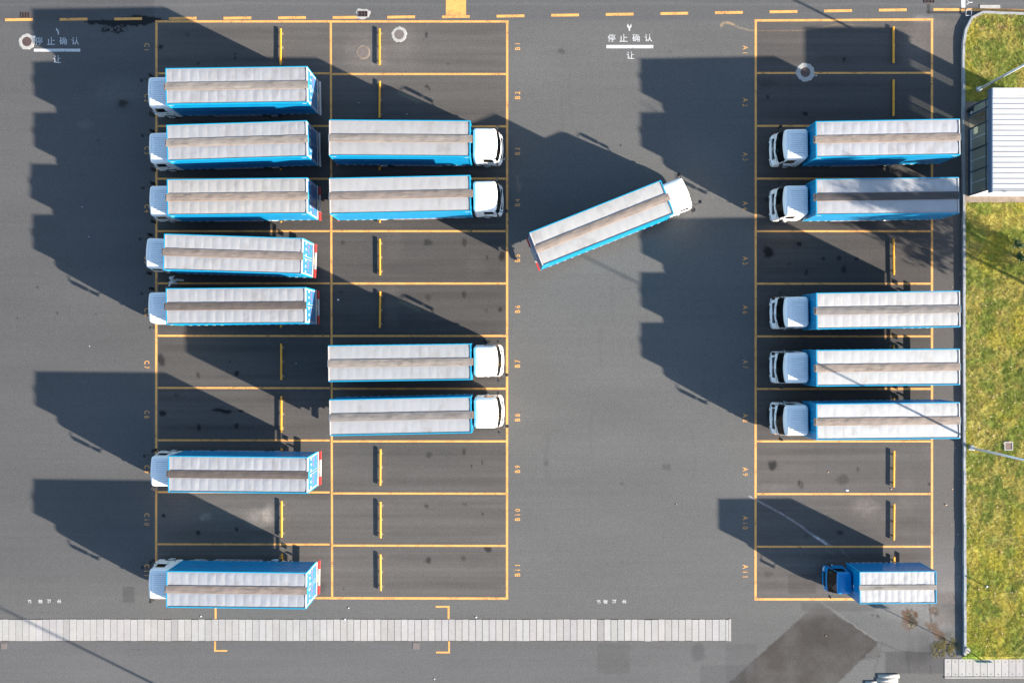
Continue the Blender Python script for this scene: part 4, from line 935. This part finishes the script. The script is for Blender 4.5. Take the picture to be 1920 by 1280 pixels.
# ------------------------------------------------------------------ guard booth
def booth():
    zf = .21
    a = W(1804.8, 380.5); b = W(1990, 192); 
    tag(MB().box(a.x+.06, b.x, a.y, b.y, .0, zf).build('booth_pad', MT['pad']), 'brown stained concrete pad around the guard booth', kind='structure')
    xw = W(1812, 0).x; xe = W(1985, 0).x; yn = W(0, 203.5).y; ys = W(0, 369).y
    root = empty('guard_booth', (xw, (yn+ys)/2, zf)); tag(root, 'guard booth with glazed front and white ribbed roof on the lawn edge', 'guard booth')
    ox, oy = xw, (yn+ys)/2; lx = lambda x: x-ox; ly = lambda y: y-oy
    E = xe-xw-1.2; n_, s_ = yn-oy, ys-oy; top = 3.36-zf
    MB().box(.08, E, s_+.1, n_-.1, 0, .012).build('floor', MT['floor'], root)
    MB().box(.09, E, s_, s_+.10, 0, top).build('wall', MT['wallw'], root); MB().box(.09, E, n_-.10, n_, 0, .9).box(1.2, 2.2, n_-.1, n_, .9, top).box(3.6, E, n_-.1, n_, .9, top).build('wall', MT['wallw'], root)
    # east wall with two window openings
    mb = MB(); mb.box(E-.1, E, s_+.1, n_-.1, 0, .5); mb.box(E-.1, E, s_+.1, n_-.1, top-.15, top)
    for y0, y1 in ((s_+.1, s_+1.6), (s_+2.7, n_-1.7), (n_-.8, n_-.1)): mb.box(E-.1, E, y0, y1, .5, top-.15)
    mb.build('rear_wall', MT['wallw'], root)
    # front glazing
    bays = [203.5, 220, 245, 286, 326, 369]; yb = [ly(W(0, q).y) for q in bays]
    mb = MB(); fr = .09
    for y in yb: 
        y = min(max(y, s_+.045), n_-.045); mb.box(-.01, .08, y-.045, y+.045, 0, top)
    for (q0, q1) in ((yb[1], yb[0]), (yb[5], yb[4]), (yb[4], yb[3]), (yb[3], yb[2])):
        lo_, hi = q0+.045, q1-.045
        if q0 == yb[5]: lo_ = s_+.09
        if q1 == yb[0]: hi = n_-.09
        mb.box(.0, .07, lo_, hi, 0, .28)
    mb.box(.0, .07, s_+.09, n_-.09, top-.08, top); 
    lo_ = s_+.09
    for q in (yb[4], yb[3], yb[2], yb[1], yb[0]):
        hi = min(q-.045, n_-.09); mb.box(.0, .07, lo_, hi, 2.12, 2.21); lo_ = q+.045
    mb.build('window_frame', MT['frame'], root)
    mb = MB()
    for (q0, q1) in ((yb[1], yb[0]), (yb[5], yb[4]), (yb[4], yb[3]), (yb[3], yb[2])):
        mb2 = MB(); lo_ = max(q0+.045, s_+.09); hi = min(q1-.045, n_-.09)
        mb2.add([(.035,lo_,.28),(.035,hi,.28),(.035,hi,2.12),(.035,lo_,2.12)], [(0,1,2,3)]); p = mb2.build('pane', MT['bglass'], root)
        m3 = MB(); mid = (lo_+hi)/2
        if hi-lo_ > 1: m3.box(.02, .06, mid-.02, mid+.02, .34, 2.12)
        m3.box(.018, .062, lo_, hi, .28, .34); m3.build('sash', MT['sash'], root)
    for (q0, q1) in zip(yb[1:], yb[:-1]):
        mb2 = MB(); lo_ = max(q0+.045, s_+.09); hi = min(q1-.045, n_-.09)
        mb2.add([(.035,lo_,2.21),(.035,hi,2.21),(.035,hi,top-.08),(.035,lo_,top-.08)], [(0,1,2,3)]); mb2.build('pane', MT['bglass'], root)
    for y0, y1 in ((s_+1.6, s_+2.7), (n_-1.7, n_-.8)):
        MB().add([(E-.05,y0,.5),(E-.05,y1,.5),(E-.05,y1,top-.15),(E-.05,y0,top-.15)], [(0,1,2,3)]).build('pane', MT['bglass'], root)
    d = MB().box(.12, .17, yb[1]-.9+.8, yb[1]-.0+.62, .05, 2.1)
    # open door leaf swung outwards
    dl = MB().box(-.02, .03, 0, .06, .02, 2.1).box(-.02, .03, .82, .88, .02, 2.1).box(-.02,.03,.06,.82,.02,.12).box(-.02,.03,.06,.82,2.0,2.1).build('door_leaf', MT['alu'], root)
    dl.location = (.03, yb[1]-.06, 0); dl.rotation_euler = (0, 0, math.radians(-98))
    # roof
    rx0 = lx(W(1801, 0).x); rn = ly(W(0, 196).y); rs = ly(W(0, 378.3).y); rt = 3.81-zf
    mb = MB().box(rx0+.07, E+.4, rs+.07, rn-.07, top+.001, rt-.06)
    y = rs+.14
    mb.box(rx0+.08, E+.39, rs+.08, rn-.51, rt-.055, rt-.045, 1)
    while y < rn-.55:
        mb.box(rx0+.09, E+.38, y, y+.035, rt-.045, rt-.008, 1); mb.box(rx0+.09, E+.38, y-.018, y-.003, rt-.045, rt-.043, 2); y += .366  # flat grey strip beside each rib paints its dusty shadow
    r_ = random.Random(8)
    for _ in range(26): xx = rx0+.1+.38*(_ % 2)+.02; yy = rs+.3+r_.random()*(rn-rs-.9); mb.box(xx, xx+.05, yy, yy+.012, rt-.044, rt-.040, 2)
    mb.box(rx0+.08, E+.39, rn-.50, rn-.08, rt-.04, rt+.0, 1)
    mb.build('roof', [MT['fascia'], MT['roofw'], MT['alu']], root)
    MB().box(rx0, rx0+.07, rs, rn, top-.0, rt).build('fascia', MT['fascia'], root)
    MB().box(rx0+.07, E+.45, rs, rs+.07, top, rt).build('fascia', MT['trimw'], root); MB().box(rx0+.07, E+.45, rn-.07, rn, top, rt).build('fascia', MT['trimw'], root)
    # inside
    def inside(name, bx, mat, label, cat, dz=.012):
        o = MB(); [o.box(*q) for q in bx]; q = o.build(name, mat, None, (ox, oy, zf+dz)); return tag(q, label, cat)
    inside('cabinet', [(.55, 1.05, yb[3]+.15, yb[2]-.25, 0, .78), (.53, 1.07, yb[3]+.13, yb[2]-.23, .78, .81)], MT['wallw'], 'white low cabinet inside the booth behind the second pane', 'cabinet')
    inside('desk', [(.5, 1.1, yb[4]+.1, yb[3]-.3, .70, .74), (.52, .56, yb[4]+.12, yb[3]-.32, 0, .70), (1.04, 1.08, yb[4]+.12, yb[3]-.32, 0, .70)], MT['wallw'], 'white desk inside the booth near its middle', 'desk')
    inside('bench', [(.6, .95, yb[5]+.3, yb[4]-.3, .40, .45), (.62, .66, yb[5]+.35, yb[5]+.40, 0, .40), (.9, .94, yb[5]+.35, yb[5]+.40, 0, .40), (.62, .66, yb[4]-.4, yb[4]-.35, 0, .40), (.9, .94, yb[4]-.4, yb[4]-.35, 0, .40)], pm('bench_top', (.30,.36,.34), .6), 'grey-green bench at the south end inside the booth', 'bench')
    b = MB(); b.tube((0,0,0),(0,0,.62),.10,.12,14); b.tube((0,0,.62),(0,0,.68),.13,.11,14)
    p = W(1815.5, 204, .2)
    tag(b.build('litter_bin', MT['chassis'], None, (p.x-.05, W(0,210).y, zf)), 'small dark bin at the booth corner by the kerb', 'bin')
booth()

# ------------------------------------------------------------------ lamp posts, signs, posts
def lamp_post(px, py, z0, label, hgt=10.0, armdir=0.0):
    p = W(px, py, z0); o = empty('lamp_post', p, armdir); tag(o, label, 'lamp post', 'tall lamp posts around the yard')
    MB().tube((0,0,0),(0,0,hgt),.10,.05,16).tube((0,0,0),(0,0,.35),.13,.13,16).build('pole', MT['polem'], o, smooth=True)
    MB().box(-.18,.18,-.18,.18,0,.03).build('base_plate', MT['alu'], o)
    MB().tube((0,0,hgt-.15),(1.1,0,hgt+.25),.035,.03).build('arm', MT['polem'], o)
    MB().prism([(1.0,-.11),(1.65,-.13),(1.65,.13),(1.0,.11)], hgt+.19, hgt+.31).build('lamp_head', MT['alu'], o)
lamp_post(1834.5, 168, LAWN_Z, 'grey lamp post leaning out of frame just above the booth roof', 10, 0)
lamp_post(1821, 839, LAWN_Z, 'grey lamp post rising from the lawn beside bay A8', 9.6, 0)
lamp_post(560, 1415.5, 0, 'lamp post below the frame whose shadow crosses the slab strip', 10.2, math.radians(-90))
p = W(1811.5, 1217, .05); o = empty('sign_post', p); tag(o, 'thin post with small flat sign on a round concrete foot, bottom right', 'sign')
MB().tube((0,0,.2),(0,0,2.42),.028,.028).build('post', MT['iron'], o)
MB().tube((0,0,0),(0,0,.22),.23,.20,11).build('foot', MT['cement'], o)
MB().box(-.56,.50,-.015,.015,1.98,2.40).build('panel', pm('sign_panel', (.16,.24,.28), .5), o); 
MB().box(-.5,.44,-.028,-.0165,2.04,2.34).build('panel_face', MT['alu'], o)
p = W(1844.5, 1096, LAWN_Z); o = empty('garden_light', p); tag(o, 'short garden light with white cap stuck in the lawn', 'garden light')
MB().tube((0,0,0),(0,0,.40),.035).build('stem', MT['iron'], o); MB().tube((0,0,.40),(0,0,.46),.075,.05,12).build('cap', MT['white'], o)
p = W(1814.5, 25.5); o = empty('barrier_frame', p); tag(o, 'small white square metal frame standing at the kerb corner', 'frame')
mb = MB(); s = .20
for (x0, y0, x1, y1) in ((-s,-s,s,-s),(s,-s,s,s),(s,s,-s,s),(-s,s,-s,-s)): mb.tube((x0,y0,.12),(x1,y1,.12),.022,n=8)
mb.build('top_ring', MT['trimw'], o)
for (x, y) in ((-s,-s),(s,-s),(s,s),(-s,s)): MB().tube((x,y,0),(x,y,.12),.016,n=8).build('leg', MT['trimw'], o)

# loose concrete slabs at the bottom edge
def board(x0, y0, x1, y1, w, label, z0=.0):
    a, b = W(x0, y0), W(x1, y1); d = b-a; L = d.length; mid = (a+b)/2; mb = MB().box(-L/2, L/2, -w*M/2, w*M/2, 0, .07)
    for q in (-.35, 0, .35): mb.box(L*q-.03, L*q+.03, -.02, .02, .07, .073, 1)
    o = mb.build('loose_slab', [MT['cement'], MT['iron']], None, (mid.x, mid.y, z0), math.atan2(d.y, d.x)); return tag(o, label, 'concrete slab', 'loose concrete slabs by the bottom edge')
board(1646.5, 1260.5, 1684.5, 1272.5, 6.6, 'uppermost loose slab of the small pile, nearest the truck')
board(1644, 1268.3, 1682, 1280.3, 6.6, 'middle loose slab of the small pile')
board(1641, 1276, 1679, 1288, 6.6, 'lowest loose slab of the small pile, cut by the frame')
board(1636.5, 1269.5, 1629.5, 1290, 7.0, 'loose slab standing crosswise left of the small pile')

# litter
def litter(px, py, s, mat, label, seed, h=.05):
    r = random.Random(seed); n = 8; p = W(px, py); s *= M
    out = [(s*math.cos(2*math.pi*i/n)*r.uniform(.4, 1.1), s*.7*math.sin(2*math.pi*i/n)*r.uniform(.4, 1.1)) for i in range(n)]
    mb = MB(); mb.add([(x, y, .006) for x, y in out]+[(x*.6, y*.6, h*r.uniform(.4, 1)) for x, y in out]+[(0, 0, h)], [(i, (i+1)%n, n+(i+1)%n, n+i) for i in range(n)]+[(n+i, n+(i+1)%n, 2*n) for i in range(n)])
    tag(mb.build('stone' if mat is LT else 'scrap', mat, None, (p.x, p.y, 0), r.uniform(0, 3)), label, 'litter', kind='thing')
LM = pm('plastic_litter', (.62,.66,.68), .5); LT = pm('tan_litter', (.55,.34,.20), .8)
litter(634, 562, 3.2, LM, 'crumpled white plastic scrap in bay B6 near the bay line', 1)
litter(1587.5, 918.5, 3.6, LM, 'torn white paper on the line below bay A9', 2)
litter(653.5, 1138.8, 2.2, LM, 'white scrap just below bay B11', 3)
litter(814.5, 1272, 2.2, LM, 'white scrap on the asphalt at the bottom edge', 4)
litter(892.5, 1156.5, 2.2, LM, 'pale scrap right above the slab strip, mid yard', 5)
litter(376.5, 1155, 2.0, LM, 'pale scrap above the slab strip below bay C11', 6)
litter(646.5, 1160.5, 3.0, LM, 'flat pale scrap lying on the edge of the slab strip', 16)
litter(1268, 945, 2.0, LT, 'lone tan pebble in the open lane', 7)
litter(1553, 884.5, 2.2, LT, 'tan leaf in the middle of bay A9', 8)
litter(1671, 916, 2.2, LT, 'tan stone beside the wheel stop of bay A9', 9)
litter(1773.5, 946, 2.4, LT, 'tan stone between bay A10 and the kerb', 10)
litter(1548.5, 1191.5, 1.8, LT, 'orange speck on the dark asphalt patch', 11)
litter(1530.5, 142, 2.2, LM, 'white scrap right beside the broad manhole ring', 12)
for i, (x, y) in enumerate(((168, 649), (167, 444), (154, 388), (673, 193), (763, 214), (555, 681))):
    litter(x, y, 1.2, LM, ['tiny white fleck on sunlit asphalt left of bay C7', 'tiny white fleck in the shadow left of bay C5', 'tiny white fleck in the shadow left of bay C4',
        'tiny white fleck in bay B2 left of its stop', 'tiny white fleck in bay B2 right of its stop', 'tiny white fleck right of the stop in bay C7'][i], 20+i, .02)

# ------------------------------------------------------------------ trees beyond the right edge (their shadows fall on the yard)
def tree(px, py, hgt, z0, rad, label, nleaf, seed, lo=2.6, group='trees beyond the right edge', lean=(0,0)):
    p = W(px, py, LAWN_Z); o = empty('tree', (p.x, p.y, LAWN_Z)); tag(o, label, 'tree', group); r = random.Random(seed)
    mb = MB(); mb.tube((0,0,-.05),(.05,.03,hgt*.5),.14,.09,10); mb.tube((.05,.03,hgt*.5),(0,.0,hgt*.92),.09,.02,8)
    ends = []
    for k in range(22):
        z = lo*.8+(hgt*.85-lo*.8)*k/21; t = k*2.4; f = 1-((z-lo)/(hgt-lo)) if z > lo else 1; ln = rad*(.35+.75*max(0, f)**.7)*r.uniform(.7, 1.1)
        e = Vector((math.cos(t)*ln, math.sin(t)*ln, z+ln*.45)); mb.tube((0,0,z), e, .026, .008, 6, caps=False); ends.append((Vector((0,0,z)), e))
    mb.build('trunk', MT['bark'], o)
    rr = np.random.RandomState(seed); V = []
    cl = []
    for a, e in ends:
        for _ in range(7): cl.append(a.lerp(e, r.uniform(.45, 1.08))+Vector((r.gauss(0,.28), r.gauss(0,.28), r.gauss(0,.25))))
    for i in range(nleaf):
        c = np.array(cl[rr.randint(len(cl))])+rr.normal(0, .22, 3); u = rr.normal(0, 1, 3); u /= np.linalg.norm(u); v = np.cross(u, rr.normal(0, 1, 3)); v /= np.linalg.norm(v); s = rr.uniform(.07, .16)
        V += [c-u*s, c+v*s*.5, c+u*s, c-v*s*.5]
    me = npmesh('crown', np.array(V), np.arange(nleaf*4).reshape(-1, 4)); me.materials.append(LEAF); link('crown', me, o)
LEAF = pm('leaf', (.045,.10,.025), .55, 0, .4, 2)
tree(1977, 516, 8.2, LAWN_Z, 1.9, 'leafy tree off the right edge behind the booth', 8500, 3)
tree(2030, 585, 11.0, LAWN_Z, 2.0, 'taller narrow tree off the right edge, south of the first', 7500, 5)
def shrub(px, py, r0, h, label, seed):
    p = W(px, py, LAWN_Z); o = empty('shrub', (p.x, p.y, LAWN_Z)); tag(o, label, 'shrub', 'small shrubs at the right edge'); r = random.Random(seed); rr = np.random.RandomState(seed)
    mb = MB()
    for k in range(7): t = k*.9; mb.tube((0,0,0), (math.cos(t)*r0*.6, math.sin(t)*r0*.6, h*.7), .02, .006, 6)
    mb.build('stem', MT['bark'], o); V = []
    cl = [np.array((r.gauss(0, r0*.45), r.gauss(0, r0*.45), h*r.uniform(.35, 1))) for _ in range(16)]
    for i in range(700):
        c = cl[rr.randint(16)]+rr.normal(0, .09, 3); u = rr.normal(0, 1, 3); u[2] *= .4; u /= np.linalg.norm(u); v = np.cross(u, rr.normal(0, 1, 3)); v /= np.linalg.norm(v); s = rr.uniform(.03, .07)
        V += [c-u*s, c+v*s*.5, c+u*s, c-v*s*.5]
    me = npmesh('foliage', np.array(V), np.arange(len(V)).reshape(-1, 4)); me.materials.append(LEAFB); link('foliage', me, o)
LEAFB = pm('bush_leaf', (.025,.09,.02), .5, 0, .4, 4)
shrub(1902, 458, .36, .6, 'dark green shrub at the right edge, upper of two', 4)
shrub(1908, 481, .32, .55, 'dark green shrub at the right edge, lower of two', 6)

# ------------------------------------------------------------------ the walking person
def person():
    base = W(336.5, 528.5); o = empty('person', base, math.radians(180))
    tag(o, 'person in white shirt and pale trousers walking between trucks C5 and C6', 'person')
    # local frame: facing +x, left = +y, metres
    def skin(name, verts, edges, radii, mat, rootv=0, sub=2):
        me = bpy.data.meshes.new(name); me.from_pydata(verts, edges, []); ob = bpy.data.objects.new(name, me); COL.objects.link(ob)
        md = ob.modifiers.new('skin', 'SKIN'); md.use_smooth_shade = True
        for i, r in enumerate(radii):
            sv = me.skin_vertices[0].data[i]; sv.radius = (r, r) if not isinstance(r, tuple) else r; sv.use_root = (i == rootv)
        ms = ob.modifiers.new('sub', 'SUBSURF'); ms.levels = sub; ms.render_levels = sub
        dg = bpy.context.evaluated_depsgraph_get(); dg.update(); m2 = bpy.data.meshes.new_from_object(ob.evaluated_get(dg)); bpy.data.objects.remove(ob)
        m2.materials.clear(); m2.materials.append(mat); m2.polygons.foreach_set('use_smooth', [True]*len(m2.polygons)); return link(name, m2, o)
    P = dict(pel=(-.02,0,.93), wai=(.02,0,1.08), che=(.07,0,1.30), nk=(.10,0,1.45), hd=(.135,0,1.60), hd2=(.15,0,1.70),
      hl=(-.02,.10,.88), kl=(.22,.12,.52), al=(.12,.12,.10), tl=(.30,.13,.05), hr=(-.03,-.10,.88), kr=(-.10,-.11,.50), ar=(-.42,-.11,.18), tr=(-.30,-.13,.05),
      sl=(.08,.19,1.39), el=(.22,.36,1.20), wl=(.36,.44,1.26), sr=(.07,-.19,1.39), er=(-.08,-.30,1.16), wr=(-.02,-.36,.94))
    ks = list(P); ix = {k: i for i, k in enumerate(ks)}
    V = [P[k] for k in ks]; R = dict(pel=(.14,.10), wai=(.13,.09), che=(.15,.10), nk=.055, hd=.088, hd2=.075, hl=.085, kl=.058, al=.036, tl=.030, hr=.085, kr=.058, ar=.036, tr=.030, sl=.06, el=.042, wl=.027, sr=.06, er=.042, wr=.027)
    Ed = [('pel','wai'),('wai','che'),('che','nk'),('nk','hd'),('hd','hd2'),('pel','hl'),('hl','kl'),('kl','al'),('al','tl'),('pel','hr'),('hr','kr'),('kr','ar'),('ar','tr'),('che','sl'),('sl','el'),('el','wl'),('che','sr'),('sr','er'),('er','wr')]
    edges = [(ix[a], ix[b]) for a, b in Ed]; rad = [R[k] for k in ks]
    for sgn, w_, d in ((1, 'wl', Vector((.8,.45,.1)).normalized()), (-1, 'wr', Vector((.35,-.25,-.9)).normalized())):
        wv = Vector(P[w_]); side = d.cross(Vector((0,0,1))).normalized()
        palm = wv+d*.06; V.append(tuple(palm)); rad.append((.030,.018)); pi = len(V)-1; edges.append((ix[w_], pi))
        for k, (off, ln) in enumerate(((-.03,.062),(-.01,.075),(.01,.072),(.03,.055))):
            k1 = palm+d*.035+side*off; k2 = k1+d*ln*.5+Vector((0,0,-.012)); k3 = k1+d*ln*.95+Vector((0,0,-.032))
            for q, r_ in ((k1,.010),(k2,.009),(k3,.007)): V.append(tuple(q)); rad.append(r_)
            n0 = len(V)-3; edges += [(pi, n0), (n0, n0+1), (n0+1, n0+2)]
        t1 = palm-d*.02+side*.035*sgn; t2 = t1+d*.03+side*.02*sgn
        V += [tuple(t1), tuple(t2)]; rad += [.011, .009]; edges += [(pi, len(V)-2), (len(V)-2, len(V)-1)]
    skin('body', V, edges, rad, MT['skin'])
    a = lambda *k: [P[q] for q in k]
    skin('shirt', a('pel','wai','che','sl','el','sr','er')+[tuple(Vector(P['el']).lerp(Vector(P['wl']),.45)), tuple(Vector(P['er']).lerp(Vector(P['wr']),.35)), (.095,0,1.42)], [(0,1),(1,2),(2,3),(3,4),(2,5),(5,6),(4,7),(6,8),(2,9)], [(.175,.13),(.165,.12),(.175,.125),.085,.062,.085,.062,.05,.05,.085], MT['shirt'])
    skin('trousers', a('pel','hl','kl','al','hr','kr','ar')+[(-.01,0,1.02)], [(0,1),(1,2),(2,3),(0,4),(4,5),(5,6),(0,7)], [(.16,.12),.11,.08,.062,.11,.08,.062,(.15,.11)], MT['trousers'])
    skin('shoe', [(P['al'][0]-.04,P['al'][1],.05),(P['al'][0]+.20,P['al'][1],.045)], [(0,1)], [.05,.042], MT['shoe']); skin('shoe', [(P['ar'][0]-.02,P['ar'][1],.13),(P['tr'][0]+.02,P['tr'][1],.05)], [(0,1)], [.05,.042], MT['shoe'])
    skin('hair', [(.115,0,1.66),(.125,0,1.745),(.06,0,1.64)], [(0,1),(0,2)], [(.098,.098),(.080,.085),.078], MT['hair'])
    # face
    mb = MB(); f = Vector((.235,0,1.60))
    mb.tube((.21,0,1.615),(.262,0,1.588),.010,.016,6); mb.build('nose', MT['skin'], o)
    for s in (-1, 1):
        MB().tube((.212,s*.034,1.632),(.224,s*.034,1.632),.012,.010,8).build('eye', MT['trimw'], o)
        MB().tube((.13,s*.088,1.60),(.12,s*.105,1.62),.026,.020,8).build('ear', MT['skin'], o)
    MB().box(.205,.222,-.025,.025,1.553,1.563).build('mouth', pm('lips', (.35,.12,.09), .6), o)
person()
